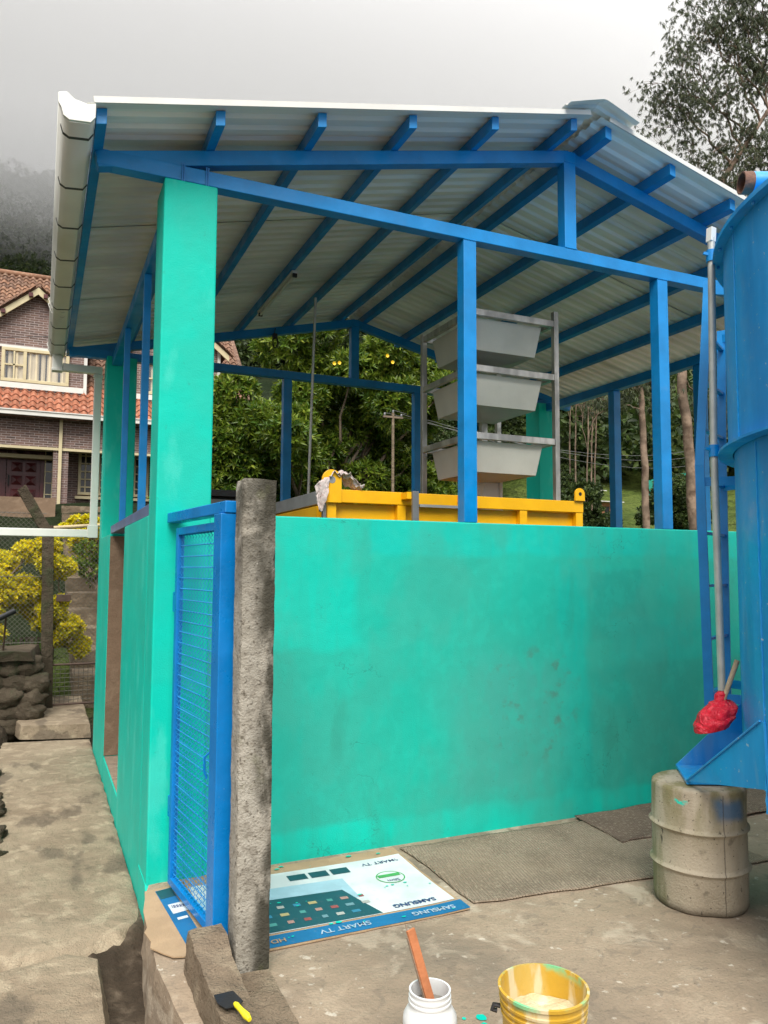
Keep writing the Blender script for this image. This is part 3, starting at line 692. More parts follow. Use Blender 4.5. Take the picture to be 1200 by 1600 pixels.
M_['knife'] = simple('yellow_plastic', (.78, .66, .02), .35, 0, .05); M_['cardboard'] = simple('cardboard', (.38, .265, .16), .85, 0, .1, 5, .2, 90, .2, ((.27, .18, .105), 6, .5))
b.build('handle', 'knife', pk, smooth=True)

# ------------------------------------------------------------------ flattened cardboard boxes
def text_mesh(s, size, mat4, mat, parent, name='lettering', weight=.0, spacing=1.):
    cu = bpy.data.curves.new('t', 'FONT'); cu.body = s; cu.size = size; cu.offset = weight; cu.space_character = spacing; cu.align_x = 'CENTER'; cu.align_y = 'CENTER'
    ob = bpy.data.objects.new('t', cu); COL.objects.link(ob); dg = bpy.context.evaluated_depsgraph_get(); dg.update()
    me = bpy.data.meshes.new_from_object(ob.evaluated_get(dg)); bpy.data.objects.remove(ob); bpy.data.curves.remove(cu)
    me.name = name; og = ORG[parent.name]; me.transform(Matrix.Translation(-og) @ mat4); me.materials.clear(); me.materials.append(M_[mat] if isinstance(mat, str) else mat)
    o = link(bpy.data.objects.new(name, me)); o.parent = parent; ORG[o.name] = og; return o
def flatcol(name, c, rough=.5):
    m = NM(name, c, rough); m.hsv(m.noise(5, 5, .3, .7), .88, 1.08); m.layer(m.noise(30, 6, .6, .72), tuple(min(1, x*.7+.05) for x in c), .5); return m.done()
M_['printwhite'] = flatcol('print_white', (.58, .62, .62)); M_['printblue'] = flatcol('print_blue', (.012, .13, .30)); M_['printdark'] = flatcol('print_dark', (.012, .065, .085))
M_['printpale'] = flatcol('print_pale', (.33, .50, .58)); M_['ink'] = flatcol('ink_navy', (.03, .05, .15)); M_['printgreen'] = flatcol('print_green', (.06, .32, .08)); M_['silver'] = flatcol('print_silver', (.35, .45, .55))
M_['splat'] = flatcol('teal_splatter', TEAL, .4)
bd = thing('flattened_television_box', 'flattened printed television box lying on the floor below the teal wall', 'cardboard box', (.85, -.5, 0))
BX0, BX1, BYT, BYB = .19, 1.447, -.055, -.985
def bz(x, y): return .006+.010*math.sin(x*3+1)*math.sin(y*3)**2+.010*max(0, (x-1.3))*3
b = MB(); b.grid(lambda u, v: (BX0+(BX1-BX0)*u+.006*fbm(v*9, u, 2)*(u > .98), BYB+(BYT-BYB)*v+.01*(1-v)*(u-.5)+.004*fbm(u*9, v, 1), bz(BX0+(BX1-BX0)*u, BYB+(BYT-BYB)*v)), 40, 30)
b.build('board', 'cardboard', bd, solid=.005)
def patch(name, x0, x1, y0, y1, mat, lift, parent=bd, n=26, fn=None, skew=0.):
    b = MB(); b.grid(lambda u, v: ((lambda x, y: (x, y, bz(x, y)+.0045+lift))(x0+(x1-x0)*u+skew*v, (y0 if not fn else fn(u))+(y1-(y0 if not fn else fn(u)))*v)), n, n); return b.build(name, mat, parent)
patch('printed_panel', .20, 1.432, -.85, -.165, 'printwhite', .0005)
patch('printed_panel', .20, 1.0, -.60, -.36, 'printpale', .0010, fn=lambda u: -.62)
patch('screen_picture', .30, 1.03, -.845, -.50, 'printdark', .0015, fn=None, skew=-.085)
patch('printed_strip', .20, 1.452, -.978, -.868, 'printblue', .0005)
mm = lambda x, y, rot, l=.0082: Matrix.Translation((x, y, bz(x, y)+l)) @ Matrix.Rotation(rot, 4, 'Z')
text_mesh('SAMSUNG', .052, mm(1.225, -.80, math.pi), 'ink', bd, weight=.0016, spacing=1.0)
text_mesh('SAMSUNG', .052, mm(1.27, -.925, math.pi), 'silver', bd, weight=.0014, spacing=1.0)
text_mesh('SMART TV', .056, mm(.80, -.925, math.pi), 'silver', bd, weight=.0008)
text_mesh('SMART TV', .05, mm(1.28, -.235, math.pi), 'ink', bd, weight=.0004)
text_mesh('HD', .05, mm(.47, -.93, math.pi), 'cardboard', bd, weight=.001)
b = MB(); b.lathe([(.075, 0), (.082, 0)], (1.255, -.44, bz(1.255, -.44)+.0072), 40); b.build('round_emblem', 'printgreen', bd)
patch('emblem_band', 1.19, 1.32, -.435, -.40, 'printgreen', .0026, n=4)
text_mesh('Slim', .045, mm(1.255, -.485, math.pi), 'ink', bd)
for q in range(3): patch('photo_thumbnail', .72+q*.125, .825+q*.125, -.30, -.225, 'printdark', .0020, n=3)
icons = [(.35, .2, .17), (.28, .06, .06), (.14, .26, .3), (.4, .4, .37), (.04, .2, .32), (.4, .33, .15), (.07, .26, .24)]
for q in range(26):
    u = random.random(); r_ = q // 9; x = .30+(q % 9)*.086; y = -.60-r_*.085
    if x > 1.0: continue
    nm_ = 'icon%d' % (q % 7)
    if nm_ not in M_: M_[nm_] = flatcol('print_'+nm_, icons[q % 7])
    patch('app_icon', x+random.uniform(-.01, .01), x+.036, y-.018, y+.012, nm_, .0025, n=2)
for q in range(34):   # paint drips
    x = random.uniform(.25, 1.42); y = random.choice([random.uniform(-.16, -.07), random.uniform(-.98, -.86), random.uniform(-.62, -.54)]) if q < 40 else random.uniform(-.9, -.1)
    r_ = random.uniform(.003, .006)+.012*random.random()**3; b = MB(); b.v = [(x+r_*(1+.5*random.random())*math.cos(k*.7), y+r_*.6*(1+.5*random.random())*math.sin(k*.7), bz(x, y)+.0086+.00005*q) for k in range(9)]; b.f = [tuple(range(9))]
    b.build('paint_spot', 'splat', bd)
lc = thing('cardboard_sheet', 'torn cardboard flap with blue print and white sticker on the slab edge under the gate', 'cardboard box', (.03, -.47, 0))
out_ = [(-.02, -.125), (.115, -.10), (.185, -.30), (.19, -.86), (.10, -.885), (.055, -.90), (.01, -.885), (-.03, -.83), (-.072, -.76), (-.062, -.70), (-.078, -.60), (-.06, -.55), (-.055, -.36), (-.03, -.22)]
MB().prism([(x, y, .006) for x, y in out_], (0, 0, .006)).build('board', 'cardboard', lc)
def lq(name, pts, mat, z): MB().prism([(x, y, z) for x, y in pts], (0, 0, .0008)).build(name, mat, lc)
lq('blue_print', [(.03, -.15), (.115, -.13), (.17, -.84), (.085, -.865)], 'printblue', .0125)
lq('dark_print', [(.032, -.155), (.113, -.135), (.122, -.245), (.043, -.265)], 'printdark', .0135)
lq('sticker', [(.065, -.345), (.145, -.33), (.155, -.44), (.075, -.46)], 'printwhite', .0140)
for q in range(9): lq('barcode_bar', [(.080+q*.0075, -.362), (.080+q*.0075+.003+.002*(q % 2), -.362), (.083+q*.0075+.003+.002*(q % 2), -.395), (.083+q*.0075, -.395)], 'ink', .0150)
lq('sticker', [(.085, -.51), (.135, -.50), (.137, -.525), (.087, -.535)], 'printwhite', .0140); lq('sticker', [(.09, -.80), (.165, -.775), (.168, -.815), (.092, -.84)], 'printwhite', .0140)

# ------------------------------------------------------------------ woven mats
M_['mat'] = mk_mat('woven_sacking', (.25, .195, .14), (.50, .405, .30), R(12)); M_['mat2'] = mk_mat('dark_woven_sacking', (.18, .125, .095), (.34, .255, .195), R(-24))
def woven(name, corners, z0, mat, label, seed, amp=.014):
    c = [Vector((*p, 0)) for p in corners]
    def fn(u, v):
        p = c[0].lerp(c[1], u).lerp(c[3].lerp(c[2], u), v); e_ = min(u, 1-u, v, 1-v)
        q = Vector((fbm(p.x*3+seed, p.y*3, 1), fbm(p.x*3, p.y*3+seed, 5), 0))*.018
        return p+q+Vector((0, 0, z0+amp*(.6+fbm(p.x*4, p.y*4, seed))*min(1, e_*8+.15)))
    b = MB(); b.grid(fn, 70, 44); o = b.build(name, mat, None, solid=.006, smooth=True); return tag(o, label, 'mat')
woven('woven_mat', [(1.49, -.93), (3.42, -1.12), (3.3, -.10), (1.49, -.085)], .008, 'mat', 'light brown woven sacking mat spread beside the cardboard box', 2., .004)
woven('woven_mat', [(2.80, -.56), (4.95, -.40), (5.0, .0), (2.84, -.02)], .018, 'mat2', 'darker brown woven sacking laid over the end of the light mat', 6., .007)

# ------------------------------------------------------------------ concrete drum and blue tank
DR = (2.615, -1.345)
b = MB(); r0 = .232
pr = [(0, 0), (r0-.012, 0.0), (r0-.003, .010), (r0, .03)]
for hz in (.205, .40): pr += [(r0, hz-.022), (r0+.003, hz-.012), (r0+.013, hz-.004), (r0+.015, hz), (r0+.012, hz+.005), (r0+.003, hz+.012), (r0, hz+.02)]
pr += [(r0, .588), (r0-.003, .599), (r0-.012, .606), (r0-.10, .607), (0, .607)]
b.lathe(pr, (DR[0], DR[1], 0), 72)
for q, p in enumerate(b.v):
    k = .003*fbm(p[0]*6, p[1]*6, p[2]*6)+.0015*fbm(p[0]*25, p[1]*25, p[2]*25); dx, dy = p[0]-DR[0], p[1]-DR[1]; rr = math.hypot(dx, dy)+1e-6
    chip = -.02*max(0, fbm(p[0]*7, p[1]*7, 3)-.1) if p[2] > .58 or p[2] < .03 else 0
    b.v[q] = (p[0]+dx/rr*(k+chip), p[1]+dy/rr*(k+chip), p[2]+(k if .02 < p[2] < .59 else 0))
o = b.build('concrete_drum', 'drum', None, smooth=50); tag(o, 'squat concrete pedestal cast in a ribbed drum mould under the blue tank bracket', 'pedestal')
TX, TY, TR, TR2 = 3.579, -2.794, 1.531, 1.505
tk = thing('blue_tank', 'large blue steel tank with flanges and top pipe standing on a concrete drum', 'tank', (TX, TY, .62))
b = MB(); b.lathe([(TR, 2.295), (TR, 3.28)], (TX, TY, 0), 160); b.build('upper_shell', 'tank', tk, smooth=True)
b = MB(); b.lathe([(0, .76), (TR2-.02, .76), (TR2, .77), (TR2, 2.285)], (TX, TY, 0), 160); b.build('lower_shell', 'tank', tk, smooth=40)
for z in (2.285, 3.285):
    b = MB(); b.lathe([(TR-.02, z-.006), (TR+.048, z-.006), (TR+.048, z+.006), (TR-.02, z+.006)], (TX, TY, 0), 160, True); fo = b.build('flange', 'tank', tk, smooth=40)
    for q in range(12 if z > 3 else 0):
        a = R(112+q*9); b = MB(); b.lathe([(0, -.022), (.008, -.016), (.008, -.0065), (0, -.0065)], (TX+(TR+.024)*math.cos(a), TY+(TR+.024)*math.sin(a), z), 6); b.build('flange_bolt', 'tank', fo)
b = MB(); b.lathe([(TR+.045, 3.292), (TR+.045, 3.304), (TR-.2, 3.32), (0, 3.40)], (TX, TY, 0), 120); b.build('lid', 'tank', tk, smooth=40)
# weld seams
for a, z0, z1, rr in ((146, 2.30, 3.27, TR), (151, .68, 2.27, TR2)):
    b = MB(); n = 60; pts = [(TX+(rr+.001)*math.cos(R(a)+.0016*math.sin(q*2.1)), TY+(rr+.001)*math.sin(R(a)+.0016*math.sin(q*2.1)), z0+(z1-z0)*q/n) for q in range(n+1)]
    b.tube(pts, [.0045+.0015*math.sin(q*3.7) for q in range(n+1)], 6); b.build('weld_seam', 'tank', tk, smooth=True)
# pipe stub lying on the lid
P0 = aty(1158, 286, -1.80); dirp = Vector((.90, -.43, -.015)).normalized()
b = MB(); n = 28; u_ = dirp.cross(Vector((0, 0, 1))).normalized(); w_ = u_.cross(dirp)
rings = [(0, .054), (0, .047), (.35, .047)]; pts = []
def ringpts(p, r): return [tuple(p+(u_*math.cos(2*math.pi*k/n)+w_*math.sin(2*math.pi*k/n))*r) for k in range(n)]
def tubeband(b, seq, n):
    base = len(b.v)
    for p, r in seq: b.v += ringpts(p, r)
    for i in range(len(seq)-1):
        for k in range(n): b.f.append((base+i*n+k, base+(i+1)*n+k, base+(i+1)*n+(k+1) % n, base+i*n+(k+1) % n))
tubeband(b, [(P0+dirp*1.6, .054), (P0+dirp*.05, .054)], n); pipe = b.build('top_pipe', 'tank', tk, smooth=40)
M_['rust'] = simple('rusty_pipe_end', (.16, .075, .045), .8, 0, .25, 12, .3, 40)
b = MB(); tubeband(b, [(P0+dirp*.0495, .0545), (P0, .0545), (P0, .047), (P0+dirp*.3, .046)], n); b.build('pipe_end', 'rust', pipe, smooth=40)
MB().box(P0.x+.45, P0.x+.55, P0.y-.34, P0.y-.14, 3.30, P0.z-.03).build('pipe_saddle', 'tank', tk)
# bracket: base plate and two gussets standing on the drum
F0 = Vector((2.478, -1.405, .615)); B0 = Vector((2.70, -1.105, .615)); F1 = Vector((2.86, -1.60, .615)); B1 = Vector((3.20, -1.34, .615))
br = link(bpy.data.objects.new('bracket', None)); br.parent = tk; ORG[br.name] = ORG[tk.name]
EG = Vector((2.262, -2.075, .765)); EU = Vector((2.255, -2.07, 1.06))
MB().prism([F0, F1+Vector((.12, -.05, 0)), B1+Vector((.1, -.04, 0)), B0], (0, 0, .014)).build('base_plate', 'tank', br)
nrm_ = Vector((.61, .79, 0))*.012
F1u = Vector((2.877, -1.575, .985)); 
MB().prism([F0+Vector((.004, 0, .0145)), EG+Vector((.004, 0, .0145)), EU+Vector((.004, 0, 0)), EU+Vector((.012, .03, 0))], Vector((.012, -.004, 0))).build('gusset', 'tank', br)
B1u = Vector((3.05, -1.27, .985))
MB().prism([B0+Vector((.0, 0, .0145))-nrm_*1.1, B1+Vector((0, 0, .0145))-nrm_, B1u+Vector((.15, -.07, 0))-nrm_, B1u-nrm_], -nrm_).build('gusset', 'tank', br)
b = MB(); b.tube([F0+Vector((0, 0, .02)), EU+Vector((.006, .03, .002))], .005, 6); b.build('edge_weld', 'tank', br, smooth=True)
b = MB(); b.tube([EG+Vector((-.002, -.004, .012)), EG.lerp(EU, .5)+Vector((-.005, -.004, 0)), EU], .007, 6); b.build('edge_weld', 'tank', br, smooth=True)
# the tank's other feet
for a in (-40, 50, 245):
    x, y = TX+1.2*math.cos(R(a)), TY+1.2*math.sin(R(a))
    b = MB(); b.lathe([(0, 0), (.23, 0), (.235, .2), (.25, .205), (.235, .21), (.235, .4), (.25, .405), (.235, .41), (.232, .757), (0, .757)], (x, y, 0.001), 32); b.build('support_foot', 'kerb', tk, smooth=50)
# ladder on the tank
ld = thing('tank_ladder', 'blue bent steel ladder fixed to the side of the blue tank', 'ladder', (3.04, -1.1, .92))
rA = [Vector((2.866, -1.2, .92)), Vector((2.840, -1.2, 2.306)), Vector((2.945, -1.2, 3.40))]
rB = [Vector((3.222, -1.0, .95)), Vector((3.240, -1.0, 2.46)), Vector((3.262, -1.0, 3.20))]
for rl in (rA, rB):
    b = MB()
    for p, q in zip(rl, rl[1:]): b.beam(p, q+(q-p).normalized()*.004, .05, .012, (.35, .2, 0))
    b.build('rail', 'blue', ld)
for z in (1.02, 1.32, 1.62, 1.92, 2.22, 2.52, 2.80, 3.08):
    iA = lambda z: rA[0].lerp(rA[1], (z-.92)/1.386) if z < 2.306 else rA[1].lerp(rA[2], (z-2.306)/1.094)
    iB = lambda z: rB[0].lerp(rB[1], (z-.95)/1.51) if z < 2.46 else rB[1].lerp(rB[2], (z-2.46)/.74)
    MB().beam(iA(z), iB(z), .03, .014).build('rung', 'blue', ld)
for p, q in ((rA[0].lerp(rA[1], .93), Vector((3.0, -1.38, 2.21))), (rB[0].lerp(rB[1], .84), Vector((3.2, -1.30, 2.22))), (rA[2]-Vector((.005, 0, .05)), Vector((3.02, -1.36, 3.30))), (rA[0]+Vector((0, 0, .08)), Vector((3.0, -1.40, 1.0))), (rB[0]+Vector((0, 0, .08)), Vector((3.25, -1.30, 1.03))), (rB[2]-Vector((0, 0, .05)), Vector((3.28, -1.27, 3.15)))):
    MB().beam(p, q, .008, .05).build('standoff', 'blue', ld)
# grey level pipe clamped to both flanges
pp = thing('level_pipe', 'thin galvanised pipe clamped upright against the blue tank flanges', 'pipe', (2.53, -1.6, 1.08))
pA, pB, pC = Vector((2.527, -1.6, 1.06)), Vector((2.517, -1.6, 2.33)), Vector((2.540, -1.6, 3.425))
b = MB(); b.tube([pA, pB, pC], .0185, 14); b.build('tube', 'galv', pp, smooth=True)
MB().beam(pC-Vector((.003, 0, .02)), pC+Vector((.004, 0, .055)), .036, .034, (1, 0, 0)).build('top_piece', 'white', pp, bevel=.002)
for z in (2.31, 3.33):
    x = float(np.interp(z, [2.33, 3.425], [2.517, 2.540])); b = MB(); b.lathe([(.0195, -.03), (.026, -.03), (.026, .03), (.0195, .03)], (x, -1.6, z), 18, True)
    b.beam((x+.02, -1.61, z), (x+.075, -1.66, z), .012, .018); b.beam((x-.02, -1.60, z+.005), (x-.045, -1.59, z+.012), .012, .014); b.build('clamp', 'blue', pp, smooth=40)
# red bag tied over the pipe's end with a stick in it
def blob(name, c, rad_, mat, parent, seed, n=40, amp=.22, sq=1.0):
    b = MB()
    for j in range(n+1):
        th = math.pi*j/n
        for i in range(n):
            ph = 2*math.pi*i/n; d = Vector((math.sin(th)*math.cos(ph), math.sin(th)*math.sin(ph), math.cos(th)))
            k = 1+amp*fbm(d.x*1.7+seed, d.y*1.7, d.z*1.7)+.10*abs(fbm(d.x*5, d.y*5+seed, d.z*5))-.10*abs(fbm(d.x*9+seed, d.y*9, d.z*4))
            b.v.append(tuple(Vector(c)+Vector((d.x*rad_[0], d.y*rad_[1], d.z*rad_[2]))*k))
    for j in range(n):
        for i in range(n): i2_ = (i+1) % n; b.f.append((j*n+i, (j+1)*n+i, (j+1)*n+i2_, j*n+i2_))
    return b
bc = aty(1120, 1116, -1.62)
bg_ = thing('red_bag', 'shiny red plastic bag tied over the lower end of the grey pipe', 'plastic bag', bc-Vector((0, 0, .08)))
def bagpt(u, v):
    ph = 2*math.pi*u
    # silhouettes: knot, shoulders, body, sagging to the left
    z = np.interp(v, [0, .12, .22, .34, .5, .7, .88, 1], [.112, .098, .066, .050, .022, -.030, -.070, -.080]); rx = np.interp(v, [0, .12, .22, .34, .5, .7, .88, 1], [.012, .026, .030, .062, .092, .098, .078, .0])
    cx_ = np.interp(v, [0, .22, .34, .6, 1], [.024, .022, .010, -.002, -.03]); ry = rx*.8
    k = 1+.14*fbm(math.cos(ph)*1.6, math.sin(ph)*1.6, v*3)+.09*abs(fbm(math.cos(ph)*3.5, math.sin(ph)*3.5, v*4))
    slope = .42*rx*math.cos(ph) if v > .3 else 0
    x, y = rx*k*math.cos(ph), ry*k*math.sin(ph)
    rr = Vector((_r[0], _r[1], 0)); ff = Vector((_f[0], _f[1], 0)).normalized()
    return Vector(bc)+rr*(x+cx_)+ff*y+Vector((0, 0, z+slope*.7))
b = MB(); b.grid(bagpt, 64, 48); b.build('bag', 'red', bg_, smooth=70)
s0, s1 = aty(1128, 1100, -1.64), aty(1152, 1032, -1.66)
b = MB(); b.tube([s0, s0.lerp(s1, .5), s1], [.0115, .0125, .013], 12); M_['stick'] = simple('old_wood', (.33, .25, .16), .8, 0, .2, 10, .3, 50)
o = b.build('broom_stick', 'stick', None, smooth=40); tag(o, 'short wooden stick poking up out of the red bag', 'stick')

# ------------------------------------------------------------------ paint jug, stirring stick, bucket
jc = Vector((.704, -1.972, 0)); jug = thing('paint_jug', 'white plastic paint jug with wide open threaded neck near the yellow bucket', 'jug', jc)
M_['hdpe'] = simple('white_hdpe', (.66, .67, .66), .38, 0, .04, 5, .04, 30, .5, ((.50, .50, .46), 9, .35)); M_['greypaint'] = simple('grey_paint_liquid', (.19, .17, .145), .25, 0, .05)
b = MB(); b.lathe([(0, .0), (.082, .0), (.092, .012), (.094, .15), (.092, .168), (.078, .192), (.072, .200), (.072, .210), (.0745, .212), (.0745, .218), (.071, .220), (.071, .226), (.0735, .228), (.0735, .234), (.070, .236), (.070, .247), (.0725, .2485), (.0725, .253), (.066, .253), (.066, .205), (.086, .16), (.086, .02), (0, .02)], jc, 56)
b.build('body', 'hdpe', jug, smooth=38)
MB().disc(jc+Vector((0, 0, .1995)), .0675, 40).build('paint_surface', 'greypaint', jug)
hd_ = [jc+Vector((-.076, -.045, .168)), jc+Vector((-.104, -.055, .176)), jc+Vector((-.138, -.075, .150)), jc+Vector((-.150, -.09, .10)), jc+Vector((-.12, -.12, .04))]
M_['cord'] = simple('maroon_plastic', (.13, .012, .04), .4); b = MB(); b.tube(hd_, .005, 8); b.build('handle', 'cord', jug, smooth=True)
a = math.radians(-65)
lg = MB(); lg.lathe([(.020, 0), (.011, 0)], (0, 0, 0), 24); 
for vi, p in enumerate(lg.v):
    ang = a+p[0]/.0945; lg.v[vi] = (jc.x+.0955*math.cos(ang), jc.y+.0955*math.sin(ang), .158+p[1]*.9-.012)
lg.build('handle_lug', 'cord', jug)
def curved_label(x0, x1, z0, z1, mat, rr, nm):
    b = MB(); b.grid(lambda u, v: (jc.x+rr*math.cos(x0+(x1-x0)*u), jc.y+rr*math.sin(x0+(x1-x0)*u), z0+(z1-z0)*v), 14, 2); return b.build(nm, mat, jug)
curved_label(R(-160), R(-112), .02, .138, 'printwhite', .0950, 'paper_label'); curved_label(R(-160), R(-116), .098, .122, 'ink', .0955, 'label_print'); curved_label(R(-158), R(-118), .06, .075, 'ink', .0955, 'label_print')
t0 = atz(668, 1548, .235); t1 = aty(641, 1452, -1.90)
so_ = MB(); axis = (t1-t0).normalized(); base = t0-axis*.16
so_.beam(base, t1, .034, .011, (.3, -1, .0)); M_['stirrer'] = simple('terracotta_slat', (.44, .155, .06), .7, 0, .12, 7, .2, 40)
st = so_.build('stirring_slat', 'stirrer', None, bevel=.002); tag(st, 'flat reddish wooden slat standing in the white paint jug as stirrer', 'stirrer')
sp = MB(); sp.prism([t1-axis*.01+Vector((-.012, .006, 0)), t1-axis*.01+Vector((-.006, .006, 0)), t1+axis*.022+Vector((-.011, .006, 0))], (0, .003, 0)); sp.beam(t1-axis*.26+Vector((-.019, .002, 0)), t1-axis*.025+Vector((-.019, .002, 0)), .004, .008, (.3, -1, 0)); sp.build('splinter', 'eucbark', st)
kc = Vector((.950, -2.292, 0)); bk = thing('yellow_bucket', 'open yellow plastic bucket smeared with dried paint on the concrete floor', 'bucket', kc)
def mk_bucket():
    m = NM('yellow_bucket_plastic', (.50, .295, .025), .45, rand=False); p = m.xyz()
    m.layer(m.noise(7, 7, .45, .66, (1, 1, .25)), (.52, .38, .12), .6); m.layer(m.noise(14, 6, .54, .64, (1, 1, .2)), (.62, .54, .36), .8)
    m.layer(m.noise(16, 5, .60, .70), (.20, .17, .05), .6); m.layer(m.math('MULTIPLY', m.rng(p[2], .33, .36), m.noise(8, 5, .5, .62)), (.12, .50, .26), .85)
    m.bump(m.noise(40, 4, .2, .8), .15, .005); return m.done()
M_['bucket'] = mk_bucket(); M_['dried'] = simple('dried_paint', (.55, .46, .28), .6, 0, .15, 9, .5, 30, .4, ((.70, .64, .48), 14, .7))
b = MB(); b.lathe([(0, 0), (.118, 0), (.124, .01), (.132, .28), (.137, .281), (.138, .289), (.1335, .291), (.1335, .300), (.139, .302), (.140, .310), (.1345, .312), (.1345, .321), (.141, .323), (.142, .331), (.137, .333), (.1375, .348), (.145, .352), (.1455, .362), (.137, .363), (.135, .345), (.120, .02), (0, .02)], kc, 72)
b.build('body', 'bucket', bk, smooth=38)
b = MB()
for j in range(15):
    for i in range(48):
        rr = .1305*j/14; a = 2*math.pi*i/48; b.v.append((kc.x+rr*math.cos(a), kc.y+rr*math.sin(a), .268+.010*fbm(rr*math.cos(a)*22, rr*math.sin(a)*22, 2)))
for j in range(14):
    for i in range(48): i2_ = (i+1) % 48; b.f.append((j*48+i, (j+1)*48+i, (j+1)*48+i2_, j*48+i2_))
b.build('paint_residue', 'dried', bk, smooth=True)
e0 = kc+Vector((-.128, .058, .300)); b = MB(); b.tube([e0, e0+Vector((-.018, .008, .004)), e0+Vector((-.024, .009, -.010)), e0+Vector((-.01, .004, -.014))], .008, 8); b.build('handle_ear', 'black', bk, smooth=True)
for (px, py, r_) in ((752, 1589, .018), (725, 1591, .007), (757, 1600, .010)):
    p = atz(px, py, .004); b = MB(); b.v = [(p.x+r_*(1+.4*random.random())*math.cos(k*.63), p.y+r_*(1+.4*random.random())*math.sin(k*.63), .0035) for k in range(10)]; b.f = [tuple(range(10))]
    tag(b.build('paint_drip', 'splat'), 'small teal paint splash on the concrete floor near the bucket', 'paint drip', 'paint splashes on the floor')

# ------------------------------------------------------------------ yellow container behind the wall
ct = thing('yellow_container', 'yellow steel container with lifting lugs behind the low teal wall', 'container', (2.44, 1.6, 0))
CY0, CY1, CX0, CX1, CZ = .80, 2.5, 1.30, 3.588, 2.285
def cz(x): return CZ
MB().box(CX0, CX1, CY0-.03, CY0+.02, CZ-.095, CZ).build('top_rail', 'yellow', ct, bevel=.004)
MB().box(CX0+.05, CX1-.05, CY0+.03, CY0+.04, .1, CZ-.096).build('panel', 'yellow', ct)
for x in (1.30, 1.86, 2.955, 3.515): MB().box(x, x+.07, CY0-.025, CY0+.029, .12, CZ-.0955).build('rib', 'yellow', ct, bevel=.003)
for x0_, x1_ in ((1.25, 1.40), (3.49, 3.588)):
    xc = (x0_+x1_)/2; r_ = (x1_-x0_)/2-.01; zl = CZ+.065 if x0_ < 2 else CZ+.06
    poly = [(x0_, CZ-.10), (x1_, CZ-.10), (x1_, zl)]+[(xc+(x1_-x0_)/2*math.cos(t), zl+(x1_-x0_)/2*math.sin(t)) for t in np.linspace(.2, math.pi-.2, 12)]+[(x0_, zl)]
    if x0_ > 2: poly = [(x0_, CZ+.001), (x1_, CZ+.001)]+poly[2:]
    lo = MB().prism([(x, CY0-.052, z) for x, z in poly], (0, .02, 0)).build('lug', 'yellow', ct, bevel=.003)
    b = MB(); n = 20; b.tube([(xc, CY0-.0535, zl), (xc, CY0-.0505, zl)], .026 if x0_ < 2 else .016, n); b.build('lug_hole', 'rail' if x0_ < 2 else 'black', lo)
MB().box(CX0-.02, CX0+.04, CY0+.06, CY1, CZ-.10, CZ-.0).build('side_rail', 'rail', ct, bevel=.004)
MB().box(CX0-.005, CX0+.02, CY0+.10, CY1-.05, .1, CZ-.11).build('side_panel', 'yellow', ct); MB().box(CX0-.03, CX0+.0, CY0+.12, CY1-.1, CZ-.20, CZ-.115).build('side_strip', 'yellow', ct)
MB().box(CX1-.05, CX1-.01, CY0+.03, CY1, .1, CZ-.01).build('side_panel', 'yellow', ct); MB().box(CX0, CX1, CY1, CY1+.04, .1, CZ-.005).build('panel', 'yellow', ct)
for x in (1.947, 2.43): MB().box(x-.026, x+.026, CY0-.16, CY0-.135, 1.2, CZ-.0).build('ladder_rail', 'greysteel', ct, bevel=.003); MB().box(x-.06, x+.02, CY0-.134, CY0-.031, CZ-.055, CZ-.005).build('ladder_hook', 'yellow', ct)
MB().box(1.98, 2.40, CY0-.16, CY0-.14, CZ-.115, CZ-.095).build('rung', 'rail', ct)
MB().box(1.262, 1.285, CY0-.04, CY0-.01, 1.3, CZ-.105).build('strap', 'greysteel', ct)
bo = MB()
for q in range(7): bo.box(.62+.004*(q % 2), CX0-.06, 2.3+q*.13, 2.42+q*.13, 2.345-.02*(q % 2), 2.40-.02*(q % 2))
tag(bo.build('black_sheet_stack', 'black', None), 'black corrugated sheet lying beyond the grey rail of the container', 'sheet')
MB().box(.70, 1.20, 2.35, 3.15, 0, 2.32).build('sheet_support', 'greysteel', bpy.data.objects['black_sheet_stack'])
# rag draped over the left lug
rg = MB()
def ragp(u, v):   # front flap: hangs from the lug, left of it
    x = 1.305-.115*u*(1-.25*v)-.035*v*(1-u); z = CZ+.085-.25*v*(.45+.55*(1-abs(u-.45)*1.2))-.08*u*u
    return (x+.012*fbm(u*4, v*4, 1), CY0-.065-.03*math.sin(u*5+v*2)*v-.012*fbm(u*6, v*6, 4), z+.02*fbm(u*3, v*3, 8))
rg.grid(ragp, 16, 20)
def ragb(u, v):   # crumpled part behind, lying on the rail
    x = 1.36+.215*u+.02*fbm(u*5, v*5, 3); z = CZ+.045+.045*math.sin(math.pi*min(1, u*1.25))*(1-.5*v)+.06*(1-u)**2+.05*fbm(u*5, v*4, 7)-.085*max(0, u-.45)*v*2.2
    return (x, CY0-.06+.12*v+.02*fbm(u*6, v*6, 2), z)
rg.grid(ragb, 20, 16); rg.grid(lambda u, v: (1.30+.09*u, CY0-.075+.10*v, CZ+.10+.03*math.sin(u*3)+.02*fbm(u*4, v*4, 9)-.01), 10, 8)
m = NM('spotted_rag', (.62, .53, .50), .9, spec=.1); m.layer(m.noise(60, 3, .6, .68), (.45, .12, .14), .6); m.layer(m.noise(35, 3, .66, .72), (.15, .12, .12), .5); m.bump(m.noise(30, 5, .2, .8), .4, .01); M_['rag'] = m.done()
tag(rg.build('cloth_rag', 'rag', None, solid=.003, smooth=60), 'pale spotted rag draped over the yellow lifting lug', 'rag')

